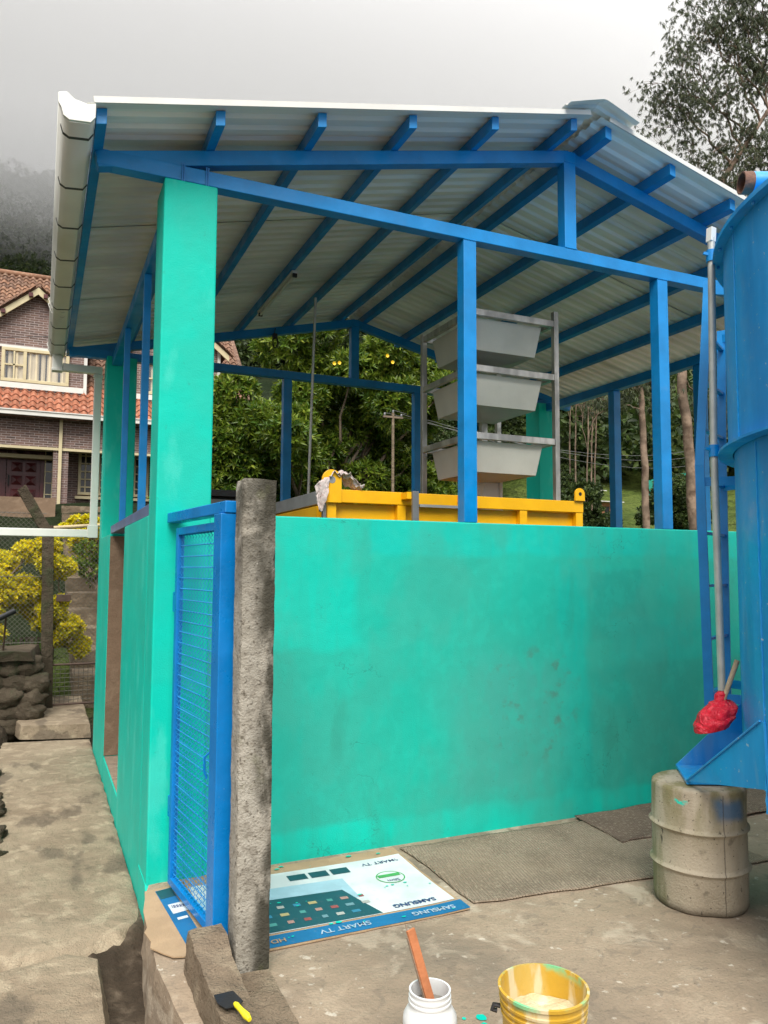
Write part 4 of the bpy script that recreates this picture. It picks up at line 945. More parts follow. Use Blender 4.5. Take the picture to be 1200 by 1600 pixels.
# ------------------------------------------------------------------ tray hopper on a steel frame
tf = thing('tray_stack', 'three grey tapered trays stacked in a stainless steel frame inside the shed', 'tray stack', (3.12, 1.55, 2.2))
FX0, FX1, FY0, FY1 = 2.715, 3.545, 1.11, 2.02
for (x, y) in ((FX0, FY0), (FX1+.025, FY0), (FX0, FY1), (FX1, FY1)):
    zt = 4.02 if x > 3 and y < 1.5 else 3.955
    MB().box(x-.024, x+.024, y-.024, y+.024, .05, zt).build('upright', 'steel', tf, bevel=.003)
for zr in (3.905, 3.418, 2.838):
    MB().box(FX0+.026, FX1-.002, FY0-.024, FY0+.02, zr-.028, zr+.028).build('rail', 'steel', tf, bevel=.003); MB().box(FX0+.026, FX1-.026, FY1-.02, FY1+.02, zr-.028, zr+.028).build('rail', 'steel', tf, bevel=.003)
    for x in (FX0, FX1): MB().box(x-.02, x+.02, FY0+.026, FY1-.026, zr-.027, zr+.027).build('rail', 'steel', tf, bevel=.003)
    z1, z0_ = zr-.035, zr-.30 if zr < 3.8 else zr-.305
    a, c_ = (FX0+.045, FX1-.10, FY0+.03, FY1-.09), (FX0+.075, FX1-.145, FY0+.07, FY1-.15)
    b = MB(); b.add([(a[0], a[2], z1), (a[1], a[2], z1), (a[1], a[3], z1), (a[0], a[3], z1), (c_[0], c_[2], z0_), (c_[1], c_[2], z0_), (c_[1], c_[3], z0_), (c_[0], c_[3], z0_)], [(0, 1, 5, 4), (1, 2, 6, 5), (2, 3, 7, 6), (3, 0, 4, 7), (4, 5, 6, 7)])
    mid = ((c_[0]+c_[1])/2, (c_[2]+c_[3])/2)
    b.add([(c_[0]+.03, c_[2]+.03, z0_-.001), (c_[1]-.03, c_[2]+.03, z0_-.001), (c_[1]-.03, c_[3]-.03, z0_-.001), (c_[0]+.03, c_[3]-.03, z0_-.001), (mid[0]-.07, mid[1]-.07, z0_-.05), (mid[0]+.07, mid[1]-.07, z0_-.05), (mid[0]+.07, mid[1]+.07, z0_-.05), (mid[0]-.07, mid[1]+.07, z0_-.05)], [(4, 5, 6, 7), (0, 1, 5, 4), (1, 2, 6, 5), (2, 3, 7, 6), (3, 0, 4, 7)])
    b.build('tray', 'tray', tf, bevel=.004)
MB().box(3.03, 3.20, 1.45, 1.62, .3, 2.50).build('outlet_duct', 'tray', tf, bevel=.004); MB().box(3.19, 3.215, 1.43, 1.60, 2.0, 2.50).build('duct_flange', 'tray', tf)
MB().box(3.19, 3.25, 1.74, 1.80, .3, 3.10).build('back_upright', 'steel', tf)

# ------------------------------------------------------------------ conduit, tube lamp, coiled cable
c0 = Vector((1.70, 2.28, 0)); zt = ztop(1.50)-.09
p_t, p_b = aty(493, 475, 2.36), aty(482, 765, 2.28)
b = MB(); b.tube([(p_b.x, p_b.y, 0.02), p_b, p_t+Vector((.0, 0, .06))], .0125, 10); tag(b.build('conduit_pole', 'galv', None, smooth=True), 'thin grey conduit running from the roof purlin down behind the container', 'conduit')
l0, l1 = aty(483, 476, 2.5), aty(449, 510, 3.4)
zl = ztop(1.472)-.12
tl = thing('tube_lamp', 'unlit white tube lamp fixed along a purlin under the roof', 'lamp', (1.49, 2.9, zl))
MB().box(1.462, 1.522, 2.25, 3.5, zl-.0, zl+.028).build('housing', 'white', tl, bevel=.004); b = MB(); b.tube([(1.492, 2.27, zl-.018), (1.492, 3.48, zl-.018)], .013, 10); b.build('tube', 'white', tl, smooth=True)
for y in (2.262, 3.478): MB().box(1.472, 1.512, y-.012, y+.012, zl-.034, zl-.0005).build('lamp_holder', 'black', tl)
cc = aty(430, 528, 4.22); b = MB()
b.tube([cc+Vector((.03*math.cos(t*.6)*(1+.1*math.sin(t)), .012*math.sin(t*1.1), -.05+.07*math.sin(t*.6))) for t in range(0, 34)], .006, 6)
b.tube([cc+Vector((0, 0, .12)), cc+Vector((-.01, 0, .05)), cc+Vector((.0, -.02, .0))], .006, 6); b.box(cc.x-.03, cc.x+.02, cc.y-.02, cc.y+.02, cc.z-.01, cc.z+.05)
tag(b.build('coiled_cable', 'black', None, smooth=60), 'small black coil of cable hanging from the rear rafter', 'cable')

# ------------------------------------------------------------------ leaves
def leaves(P, D, N, L_, W_, fold=.25):
    """folded diamond leaves: base P, direction D, normal N (all n x 3), length and width arrays"""
    S = np.cross(D, N); S /= np.linalg.norm(S, axis=1, keepdims=True)+1e-9
    L_ = L_[:, None]; W_ = W_[:, None]
    up = np.cross(S, D)
    a = P; m = P+D*L_*.45; t = P+D*L_-up*L_*.12
    l = m+S*W_*.5+up*W_*fold; r = m-S*W_*.5+up*W_*fold
    V = np.stack([a, l, t, r], 1).reshape(-1, 3); n = len(P); i = np.arange(n)*4
    F = np.concatenate([np.stack([i, i+1, i+2], 1), np.stack([i, i+2, i+3], 1)])
    return V, F
def unit(v): return v/(np.linalg.norm(v, axis=1, keepdims=True)+1e-9)
def rosettes(C, A, k, L0, W0, spread=(.4, 1.2), droop=.15):
    """k leaves round each shoot tip C with shoot axis A"""
    n = len(C); A = unit(A); h = unit(np.cross(A, rng.normal(size=(n, 3)))); q = np.cross(A, h)
    Ps, Ds, Ns, Ls, Ws, T = [], [], [], [], [], []
    sh = rng.random((n, 1))
    for i in range(k):
        ph = 2*np.pi*i*.382+rng.normal(0, .25, (n, 1)); th = spread[0]+(spread[1]-spread[0])*(i/k)+rng.normal(0, .15, (n, 1))
        rad_ = h*np.cos(ph)+q*np.sin(ph); d = unit(A*np.cos(th)+rad_*np.sin(th)+np.array([[0, 0, -droop]]))
        Ps.append(C-A*(L0*.35*i/k)); Ds.append(d); Ns.append(unit(A*np.sin(th)-rad_*np.cos(th)+rng.normal(0, .15, (n, 3))))
        Ls.append(L0*rng.uniform(.7, 1.2, n)); Ws.append(W0*rng.uniform(.8, 1.2, n))
        T.append(np.concatenate([np.clip(sh+rng.normal(0, .12, (n, 1)), 0, 1), rng.random((n, 1)), rng.random((n, 1))], 1))
    cat = lambda x: np.concatenate(x)
    V, F = leaves(cat(Ps), cat(Ds), cat(Ns), cat(Ls), cat(Ws)); return V, F, np.repeat(cat(T), 4, 0)
def lumps(n, c, r, k, jitter=.5, flat=.8):
    """points on the shells of k sub-clumps that fill the ellipsoid c, r"""
    d = unit(rng.normal(size=(k, 3))); rr = rng.uniform(.35, .88, (k, 1)); cs = np.array(c)+d*rr*np.array(r)
    sz = rng.uniform(.24, .42, k)*min(r)*1.15; w = sz**2/np.sum(sz**2); idx = rng.choice(k, n, p=w)
    dd = unit(rng.normal(size=(n, 3))+np.array([0, 0, .35])); q = rng.uniform(.72, 1.04, (n, 1)); off = dd*q*sz[idx][:, None]*np.array([1, 1, flat])
    return cs[idx]+off, unit(dd+np.array([0, 0, .25])), cs
def limb(b, p, q, r0, r1, seed, n=8, wob=.06, sides=8):
    p, q = Vector(p), Vector(q); Ld = (q-p).length
    pts = [p.lerp(q, t/n)+Vector((fbm(seed, t*.5, 1), fbm(seed, t*.5, 5), fbm(seed, t*.5, 9)*.4))*wob*Ld*math.sin(math.pi*t/n) for t in range(n+1)]
    b.tube(pts, [r0+(r1-r0)*t/n for t in range(n+1)], sides); return pts

# ------------------------------------------------------------------ leafy tree behind the shed
def broad_tree(name, label, base, crowns, mat, k, n, L0, W0, cat='tree', group=None, trunk_r=.12, bark='bark', leafk=9, droop=.15):
    t = thing(name, label, cat, base, group); base = Vector(base); b = MB()
    fork = base+Vector((.05, 0, .35*(crowns[0][0][2]-base.z)+.3))
    limb(b, base-Vector((0, 0, .3)), fork, trunk_r, trunk_r*.8, 3)
    Vs, Fs, Ts = [], [], []; off = 0
    for ci, (c, r) in enumerate(crowns):
        C, A, cs = lumps(int(n*(r[0]*r[2])/sum(x[1][0]*x[1][2] for x in crowns)), c, r, k)
        for j, q in enumerate(cs[:10]): limb(b, fork, q, trunk_r*.55, .012, j+ci*7, 8, .12, 6)
        V_, F_, T_ = rosettes(C, A, leafk, L0, W0, droop=droop); Vs.append(V_); Fs.append(F_+off); Ts.append(T_); off += len(V_)
    b.build('trunk', bark, t, smooth=60); npmesh('crown', np.vstack(Vs), np.vstack(Fs), mat, t, np.vstack(Ts)); return t
bt = broad_tree('leafy_tree', 'big glossy green leafy tree with yellow flowers behind the open shed', (4.2, 10.2, ground_z(4.2, 10.2)),
    [((3.2, 9.6, 4.1), (1.7, 1.2, 1.9)), ((5.0, 10.0, 5.0), (2.0, 1.3, 2.0)), ((4.1, 10.3, 2.8), (2.8, 1.2, 1.2)), ((6.5, 10.8, 5.4), (1.6, 1.1, 1.4)), ((6.7, 10.8, 3.2), (1.4, 1.1, 1.2)), ((2.4, 9.8, 2.6), (1.2, 1.0, 1.2)), ((7.9, 11.2, 2.9), (1.3, 1.0, 1.0))], 'leaf', 24, 18500, .155, .046)
m = NM('yellow_petal', (.85, .55, .01), .5); M_['petal'] = m.done()
for (px, py) in ((522, 568), (530, 567), (605, 556), (613, 566), (655, 745), (556, 515)):
    p = aty(px, py, 8.55); b = MB()
    for q in range(6): a = q*math.pi/3; b.add([p, p+Vector((.035*math.cos(a-.5), -.012, .035*math.sin(a-.5))), p+Vector((.034*math.cos(a), -.016, .034*math.sin(a))), p+Vector((.035*math.cos(a+.5), -.012, .035*math.sin(a+.5)))], [(0, 1, 2, 3)])
    b.build('flower', 'petal', bt)

# ------------------------------------------------------------------ chain-link fence and its gate, bushes, steps
FY = 6.30
fp = thing('fence_post', 'old leaning-arm concrete fence post in front of the yellow bushes', 'post', (-.44, FY, -.1))
rough_block('shaft', [(-.50, FY-.06, -.3), (-.36, FY-.06, -.3), (-.36, FY+.06, -.3), (-.50, FY+.06, -.3), (-.565, FY-.06, 2.18), (-.425, FY-.06, 2.18), (-.425, FY+.06, 2.18), (-.565, FY+.06, 2.18)], 'stone', .006, 6, fp, (5, 5, 40), 3)
rough_block('arm', [(-.57, FY-.05, 2.14), (-.43, FY-.05, 2.16), (-.43, FY+.05, 2.16), (-.57, FY+.05, 2.14), (-.87, FY-.05, 2.68), (-.77, FY-.05, 2.76), (-.77, FY+.05, 2.76), (-.87, FY+.05, 2.68)], 'stone', .006, 6, fp, (5, 5, 14), 5)
M_['wire'] = simple('dull_wire', (.13, .12, .10), .6, .4); M_['rustmetal'] = simple('brown_metal', (.085, .052, .038), .6, .3, .25, 8, .2, 40)
def chainlink(x0, x1, z0, z1, y, cell=.058, r=.0022):
    b = MB(); n = int((x1-x0+z1-z0)/cell)+2; h = z1-z0
    for i in range(n):
        for s in (1, -1):
            c = x0-h+i*cell if s > 0 else x0+i*cell
            a = (c, z0); e_ = (c+s*h, z1)
            # clip to x0..x1
            t0_, t1_ = 0., 1.; dx = e_[0]-a[0]
            ta, tb = (x0-a[0])/dx, (x1-a[0])/dx; t0_, t1_ = max(0, min(ta, tb)), min(1, max(ta, tb))
            if t1_-t0_ < .01: continue
            b.tube([(a[0]+dx*t0_, y+.003*s, z0+h*t0_), (a[0]+dx*t1_, y-.003*s, z0+h*t1_)], r, 3, False)
    return b
fe = thing('chain_link_fence', 'rusty chain link fence left of the old concrete post', 'fence', (-1.5, FY, .6))
o = chainlink(-3.6, -.57, .75, 2.42, FY).build('wire_mesh', 'wire', fe); o['kind'] = 'stuff'
for z in (.77, 1.6, 2.40): b = MB(); b.tube([(-3.6, FY, z), (-.52, FY, z)], .004, 5); b.build('line_wire', 'wire', fe)
gg = thing('fence_gate', 'brown wire mesh garden gate between the old post and the teal wall', 'gate', (.0, FY-.02, -.05))
GX0, GX1, GZ0, GZ1 = -.395, .66, -.02, 2.25
b = MB(); b.tube([(GX0, FY, GZ0), (GX0-.06, FY, GZ1)], .018, 8); b.build('stile', 'rustmetal', gg, smooth=True); b = MB(); b.tube([(GX1, FY, GZ0), (GX1, FY, GZ1)], .018, 8); b.build('stile', 'rustmetal', gg, smooth=True)
for z in (GZ0, .48): b = MB(); b.tube([(GX0, FY, z), (GX1, FY, z)], .014, 8); b.build('rail', 'rustmetal', gg, smooth=True)
o = chainlink(GX0-.02, GX1, .49, 2.25, FY).build('wire_mesh', 'wire', gg); o['kind'] = 'stuff'
b = MB(); x = GX0+.05
while x < GX1: b.tube([(x, FY, GZ0), (x, FY, .48)], .003, 4, False); x += .055
z = GZ0+.055
while z < .48: b.tube([(GX0, FY+.005, z), (GX1, FY+.005, z)], .003, 4, False); z += .055
o = b.build('lower_grid', 'wire', gg); o['kind'] = 'stuff'
MB().box(-.37, -.20, FY-.06, FY-.02, 1.28, 1.37).build('lock_box', 'rustmetal', gg, bevel=.006)
b = MB(); b.tube([(-.43, FY-.04, 2.22), (.0, FY-.02, 2.26), (.66, FY, 2.30)], .024, 8); tag(b.build('bamboo_pole', simple('bamboo', (.46, .36, .20), .6), None, smooth=True), 'pale bamboo pole lying across the top of the garden gate', 'pole')
def bush(label, crowns, n, L0, W0, mat='yleaf', leafk=6):
    c = crowns[0][0]; return broad_tree('golden_bush' if mat == 'yleaf' else 'green_bush', label, (c[0], c[1], ground_z(c[0], c[1])-.05), crowns, mat, 12, n, L0, W0, 'bush', None, .03, 'bark', leafk, .0)
bush('wide golden yellow bush behind the chain link fence', [((-1.5, 7.5, 1.55), (1.0, .5, .72)), ((-.95, 7.35, 1.55), (.5, .4, .62)), ((-1.3, 7.2, 1.0), (.7, .35, .4))], 3600, .062, .036)
bush('golden yellow bush crowding the garden gate beside the steps', [((-.42, 7.35, 1.45), (.42, .40, .76)), ((-.20, 7.3, .85), (.32, .30, .5))], 2400, .062, .036)
bush('low clipped golden hedge above the garden steps', [((.42, 10.6, 2.42), (.85, .5, .32)), ((.1, 10.4, 2.2), (.6, .4, .35))], 1500, .06, .034)
bush('dark green shrub under the golden hedge by the steps', [((.35, 9.6, 1.75), (.5, .4, .42))], 500, .07, .035, 'leaf')
for q in range(13):    # steps climbing to the house
    y = 7.25+q*.85; z = -.05+(q+1)*.262
    sx = -.12+.03*q if q < 4 else .0
    if y < 18.5: tag(rough_block('garden_step', box8(-.10, 1.6, y, y+1.0, z-.60, z), 'kerb', .012, 4, None, (12, 5, 4), q*3), 'worn concrete garden step climbing towards the brick house', 'step', 'garden steps')
tag(MB().box(-6, -.25, 17.2, 17.5, 2.4, 3.52).build('garden_wall', 'jamb', None), 'plain beige garden wall below the front door of the house', 'wall')
# rubble retaining wall at the end of the path with a concrete cap
rw = thing('rubble_wall', 'dark mossy rubble retaining wall at the left end of the path', 'wall', (-1.1, 5.9, -.2))
for q in range(46):
    x = -.62-.22*(q % 8)+random.uniform(-.06, .06); lev = q//8; z = -.15+.165*lev+random.uniform(-.02, .02); y = 5.62+.05*lev+random.uniform(-.05, .05)+.22*(x+.62)*-.3
    if z > .66: continue
    bb = blob('stone', (x, y, z), (.18, .17, .14), 'stone', rw, q*1.7, 18, .24); bb.build('stone', 'stone', rw, smooth=60)
rough_block('cap', [(-2.6, 5.45, .62), (-.60, 5.62, .62), (-.52, 6.25, .62), (-2.6, 6.25, .62), (-2.6, 5.42, .76), (-.64, 5.60, .73), (-.55, 6.25, .75), (-2.6, 6.25, .78)], 'stone', .02, 4, rw, (24, 10, 4), 6)
MB().box(-2.6, -.62, 5.85, 6.2, -.3, .63).build('core', 'earth', rw)
b = MB(); q0, q1 = aty(22, 955, 5.5), aty(-30, 980, 5.2); b.tube([q1, q0], .032, 14); tag(b.build('black_hose', 'black', None, smooth=60), 'black plastic pipe end sticking out over the rubble wall', 'pipe')
b = MB(); b.tube([q0.lerp(q1, .25)+Vector((0, .02, -.03)), Vector((q0.x-.1, 5.62, .75))], .012, 6); b.build('prop', 'rustmetal', bpy.data.objects['black_hose'])
# stones by the near left edge of the path
for q, (px, py, r_) in enumerate(((2, 1300, .10), (-8, 1265, .13), (4, 1240, .07), (-14, 1330, .12), (-4, 1205, .10))):
    p = atz(px, py, -.15); o = blob('s', (p.x-.07, p.y, -.19), (r_*1.2, r_*1.3, r_*.75), 'stone', None, q*3.1, 24, .45).build('rock', 'stone', None, smooth=60); tag(o, 'dark earthy rock at the edge of the path', 'rock', 'rocks along the path')
# grass tufts on top of the wall bank
C = np.stack([rng.uniform(-2.4, -.5, 260), rng.uniform(6.35, 7.2, 260), np.full(260, .75)], 1); C[:, 2] = .30+rng.uniform(.0, .25, 260)
V_, F_, T_ = rosettes(C, np.tile([0, 0, 1.], (260, 1)), 9, .30, .014, (.1, .6), .15)
npmesh('grass', V_, F_, 'grassleaf', None, T_, loc=(-1.5, 6.7, .3), kind='stuff')['label'] = 'rough green grass along the top of the rubble wall'
b = MB(); b.grid(lambda u, v: (-3.6+3.2*u, 6.2+1.6*v, .30+.35*v+.10*fbm(u*5, v*5, 1)), 20, 12); struct(b.build('garden_bed', 'earth', smooth=60))

# ------------------------------------------------------------------ brick house
HY = 21.6; HZ = 3.40
hs = thing('brick_house', 'two storey brown brick house with clay tile roof and cream windows', 'house', (2., 24, HZ))
EY, EZ, RYr, SLP = 21.05, 6.42, 28.0, .957
rz = lambda y: EZ+SLP*(y-EY)
HX0, HX1 = -4.2, 6.25
MB().box(HX0, HX1-.3, 22.75, 34, HZ-1, 6.9).build('wall', 'brick', hs)
b = MB(); b.prism([(HX1-.32, 22.3, 6.8), (HX1-.32, 34, 6.8), (HX1-.32, 34, rz(22.3)), (HX1-.32, RYr, rz(RYr)-.15), (HX1-.32, 22.3, rz(22.3)-.2)], (-.2, 0, 0)); b.build('gable_wall', 'brick', hs)
MB().box(HX0, HX1-.1, 21.45, 21.75, 5.45, 6.34).build('porch_beam', 'brick', hs)
MB().box(HX0, HX1-.1, 21.40, 21.80, 5.37, 5.449).build('beam_trim', 'cream', hs)
for x0_, x1_ in ((-.30, .14), (2.95, 3.35), (5.6, 6.1), (-4.2, -3.6)): MB().box(x0_, x1_, 21.46, 21.74, HZ-.6, 5.369).build('pier', 'brick', hs)
MB().box(HX0, HX1, 21.2, 22.9, HZ-.8, HZ).build('porch_floor', 'kerb', hs)
MB().box(HX0, HX1-.1, 21.76, 22.74, 5.9, 6.0).build('porch_ceiling', 'cream', hs)
gu = MB(); gu.box(HX0-.2, HX1+.05, 20.93, 21.06, 6.33, 6.455); gu.box(HX0-.2, HX1+.05, 20.90, 21.05, 6.456, 6.485); gu.build('eave_gutter', 'white', hs)
MB().box(-.155, -.055, 21.34, 21.44, HZ-.2, 6.33).build('rain_pipe', 'cream', hs, bevel=.01)
# door with ten pyramid panels
dr = link(bpy.data.objects.new('front_door', None)); dr.parent = hs; ORG[dr.name] = ORG[hs.name]
k_ = (22.7+4.45)/(HY+4.45)
def hx(px, y): return aty(px, 745, y).x
DY = 22.70; dx0, dx1 = aty(10, 750, DY).x, aty(62, 750, DY).x; dz0, dz1 = HZ+.02, aty(30, 698, DY).z
MB().box(dx0, dx1, DY-.05, DY, dz0, dz1).build('door_leaf', 'door', dr)
MB().box(dx0-.35, dx0-.02, DY-.06, DY-.005, dz0, dz1+.12).build('door_frame', 'door', dr); MB().box(dx0-.019, dx1+.7, DY-.06, DY-.005, dz1+.005, dz1+.13).build('door_frame', 'door', dr); MB().box(dx1+.01, dx1+.12, DY-.06, DY-.005, dz0, dz1).build('door_frame', 'door', dr)
pw, ph = (dx1-dx0)*.34, (dz1-dz0)*.135
for c in range(2):
    for r_ in range(5):
        cx_ = dx0+(dx1-dx0)*(.30+.42*c); cz_ = dz1-(dz1-dz0)*(.105+.197*r_)
        MB().add([(cx_-pw/2, DY-.052, cz_-ph/2), (cx_+pw/2, DY-.052, cz_-ph/2), (cx_+pw/2, DY-.052, cz_+ph/2), (cx_-pw/2, DY-.052, cz_+ph/2), (cx_, DY-.15, cz_)], [(0, 1, 4), (1, 2, 4), (2, 3, 4), (3, 0, 4)]).build('door_panel', 'door', dr)
b = MB(); b.tube([(dx0+.06, DY-.1, dz0+1.25), (dx0+.06, DY-.1, dz0+.9)], .02, 8); b.build('handle', 'black', dr)
wx0, wx1 = dx1+.13, dx1+.70
sw = MB().box(wx0, wx1, DY-.03, DY-.002, dz0, dz1).build('side_light', 'glass', dr)
for z in np.linspace(dz0+.3, dz1-.02, 6): MB().box(wx0, wx1, DY-.06, DY-.031, z-.015, z+.015).build('grille_bar', 'cream', sw)
for x in (wx0+.02, (wx0+wx1)/2-.05, (wx0+wx1)/2+.05, wx1-.02): MB().box(x-.015, x+.015, DY-.085, DY-.0605, dz0, dz1).build('grille_bar', 'cream', sw)
MB().box(HX0, .0, 22.2, 22.5, 5.18, 5.30).build('inner_beam', 'cream', hs)
# porch window
def window(x0_, x1_, z0_, z1_, y, nx, nz_, glass='glass', nm='window', grille=False, fr_=.09):
    wn = link(bpy.data.objects.new(nm, None)); wn.parent = hs; ORG[wn.name] = ORG[hs.name]
    MB().box(x0_+fr_*.5, x1_-fr_*.5, y-.02, y+.01, z0_+fr_*.5, z1_-fr_*.5).build('pane', glass, wn)
    for a in ((x0_, x1_, z1_-fr_, z1_), (x0_, x1_, z0_, z0_+fr_), (x0_, x0_+fr_, z0_+fr_, z1_-fr_), (x1_-fr_, x1_, z0_+fr_, z1_-fr_)): MB().box(a[0], a[1], y-.10, y, a[2], a[3]).build('frame', 'cream', wn, bevel=.01)
    for i in range(1, nx): x = x0_+(x1_-x0_)*i/nx; MB().box(x-.022, x+.022, y-.065, y-.021, z0_+fr_, z1_-fr_).build('bar', 'cream', wn)
    for i in range(1, nz_): z = z0_+(z1_-z0_)*i/nz_; MB().box(x0_+fr_, x1_-fr_, y-.095, y-.0655, z-.022, z+.022).build('bar', 'cream', wn)
    return wn
window(aty(122, 740, DY).x, aty(232, 740, DY).x, aty(122, 773, DY).z, aty(122, 700, DY).z, 22.74, 10, 6)
MB().box(aty(118, 740, DY).x, aty(236, 740, DY).x, 22.55, 22.74, aty(122, 775, DY).z-.1, aty(122, 775, DY).z-.01).build('sill', 'cream', hs)
# dormers
def wave_curtain(x0_, x1_, z0_, z1_, y, par):
    b = MB(); b.grid(lambda u, v: (x0_+(x1_-x0_)*u, y+.03*math.sin(u*58)+.015*math.sin(u*23), z0_+(z1_-z0_)*v), 120, 1); b.build('curtain', 'curtain', par, smooth=True)
def dormer(cx, idx):
    d = link(bpy.data.objects.new('dormer', None)); d.parent = hs; ORG[d.name] = ORG[hs.name]
    y = 22.0; hw = 1.42; z0_ = 7.30; ze = 9.25; za = 10.42
    b = MB(); b.prism([(cx-hw, y, z0_-.3), (cx+hw, y, z0_-.3), (cx+hw, y, ze), (cx, y, za), (cx-hw, y, ze)], (0, 3.5, 0)); b.build('dormer_wall', 'brick', d)
    x0_, x1_ = cx-.98, cx+.98; zz0, zz1 = 7.52, 8.60
    MB().box(x0_+.05, x1_-.05, y-.012, y-.004, zz0+.05, zz1-.05).build('window_recess', 'black', d)
    for a in ((x0_, x1_, zz1-.10, zz1), (x0_, x1_, zz0, zz0+.10), (x0_, x0_+.10, zz0+.10, zz1-.10), (x1_-.10, x1_, zz0+.10, zz1-.10), (x0_+.62, x0_+.72, zz0+.10, zz1-.10)): MB().box(a[0], a[1], y-.13, y-.013, a[2], a[3]).build('window_frame', 'cream', d, bevel=.01)
    MB().box(x0_+.10, x1_-.10, y-.062, y-.058, zz0+.10, zz1-.10).build('pane', mk_pane(), d)
    wave_curtain(x0_+.10, x1_-.10, zz0+.10, zz1-.10, y-.035-.0, d)
    for x in (x0_+.36,): MB().box(x-.025, x+.025, y-.12, y-.063, zz0+.10, zz1-.10).build('bar', 'cream', d)
    MB().box(x0_+.10, x0_+.62, y-.12, y-.0635, (zz0+zz1)/2-.025, (zz0+zz1)/2+.025).build('bar', 'cream', d)
    MB().box(x0_-.08, x1_+.08, y-.10, y-.002, zz1+.005, zz1+.08).build('lintel', 'white', d); MB().box(cx-hw-.02, cx+hw, y-.12, y-.001, zz0-.19, zz0-.015).build('sill_band', 'white', d); MB().box(cx-hw-.02, cx+hw-.06, y-.06, y-.001, zz0-.33, zz0-.195).build('sill_band', 'rail', d)
    MB().box(cx+hw+.002, cx+hw+.10, y-.06, y+.04, zz0-.30, ze+.1).build('corner_pipe', 'white', d)
    for s in (-1, 1):
        e0 = Vector((cx, y-.28, za+.17)); e1 = Vector((cx+s*(hw+.35), y-.28, ze-.12)); n_ = (e1-e0).normalized()
        q_ = MB(); q_.prism([e0+Vector((0, 0, -.02)), e1+Vector((0, 0, -.02)), e1+Vector((0, 0, -.24)), e0+Vector((0, 0, -.24))], (0, .06, 0)); q_.build('bargeboard', 'cream', d)
        b = MB(); b.prism([e0, e1, e1+Vector((0, 0, .05)), e0+Vector((0, 0, .05))], (0, 3.6, 0)); b.build('dormer_roof', 'tile_old', d)
        for t in (.12, .55): p = e0.lerp(e1, t)+Vector((0, -.02, -.12)); MB().box(p.x-.06, p.x+.06, p.y-.10, p.y+.3, p.z-.07, p.z+.05).build('rafter_end', 'door', d)
        for q in range(10): p = e0.lerp(e1, (q+.5)/10); b = MB(); add_tile(b, Matrix.Translation(p+Vector((0, .02, .055))) @ Matrix.Rotation(-s*math.atan2(e0.z-e1.z, abs(e1.x-e0.x))*-1, 4, 'Y') @ Matrix.Rotation(R(90)*-s, 4, 'Z')); b.build('verge_tile', 'tile_old', d, smooth=60)
_pane = []
def mk_pane():
    if not _pane:
        m = bpy.data.materials.new('clear_pane'); m.use_nodes = True; t = m.node_tree; t.nodes.clear(); o = t.nodes.new('ShaderNodeOutputMaterial'); g_ = t.nodes.new('ShaderNodeBsdfGlossy'); g_.inputs['Roughness'].default_value = .05
        tr = t.nodes.new('ShaderNodeBsdfTransparent'); x = t.nodes.new('ShaderNodeMixShader'); x.inputs[0].default_value = .12; t.links.new(tr.outputs[0], x.inputs[1]); t.links.new(g_.outputs[0], x.inputs[2]); t.links.new(x.outputs[0], o.inputs[0]); _pane.append(m)
    return _pane[0]
TW, TL = .245, .30     # clay tile module
def tile_prof(n=8):
    pts = []
    for i in range(n+1):
        u = i/n; x = (u-.5)*TW*1.02; pts.append((x, .062*math.sin(math.pi*min(1, u/.68))**1 if u < .68 else -.028*math.sin(math.pi*(u-.68)/.32)))
    return pts
def add_tile(b, M4):
    pr_ = tile_prof(); n = len(pr_); v = []
    for (yy, dz) in ((-.03, .022), (-.03, .0), (TL, -.012)):
        for x, z in pr_: v.append(M4 @ Vector((x*(1 if yy < 0 else .94), yy, z+dz)))
    v2 = v[:n]+v[2*n:3*n]+v[n:2*n]
    fs = [(i, i+1, n+i+1, n+i) for i in range(n-1)]+[(2*n+i, 2*n+i+1, i+1, i) for i in range(n-1)]
    b.add(v2, fs)
pitch = math.atan(SLP); slope_len = (RYr-EY)/math.cos(pitch)
b = MB(); b.prism([(HX0, EY, EZ-.02), (HX1, EY, EZ-.02), (HX1, RYr, rz(RYr)-.02), (HX0, RYr, rz(RYr)-.02)], (0, 0, -.12)); rfo = b.build('roof', 'tile_old', hs)
b = MB(); b.prism([(HX0, RYr+.001, rz(RYr)-.02), (HX1, RYr+.001, rz(RYr)-.02), (HX1, RYr+7, EZ-.02), (HX0, RYr+7, EZ-.02)], (0, 0, -.12)); b.build('roof', 'tile_old', hs)
rest = MB(); tmesh = {}
ncol, nrow = int((HX1-HX0)/TW), int(slope_len/TL)
def in_dormer(x, y): return any(abs(x-c) < 1.40+.02 and y > 21.98 for c in (-.90, 3.42)) and rz(y) < 10.3-abs(min((x+.90, x-3.42), key=abs))*.8
cnt = 0
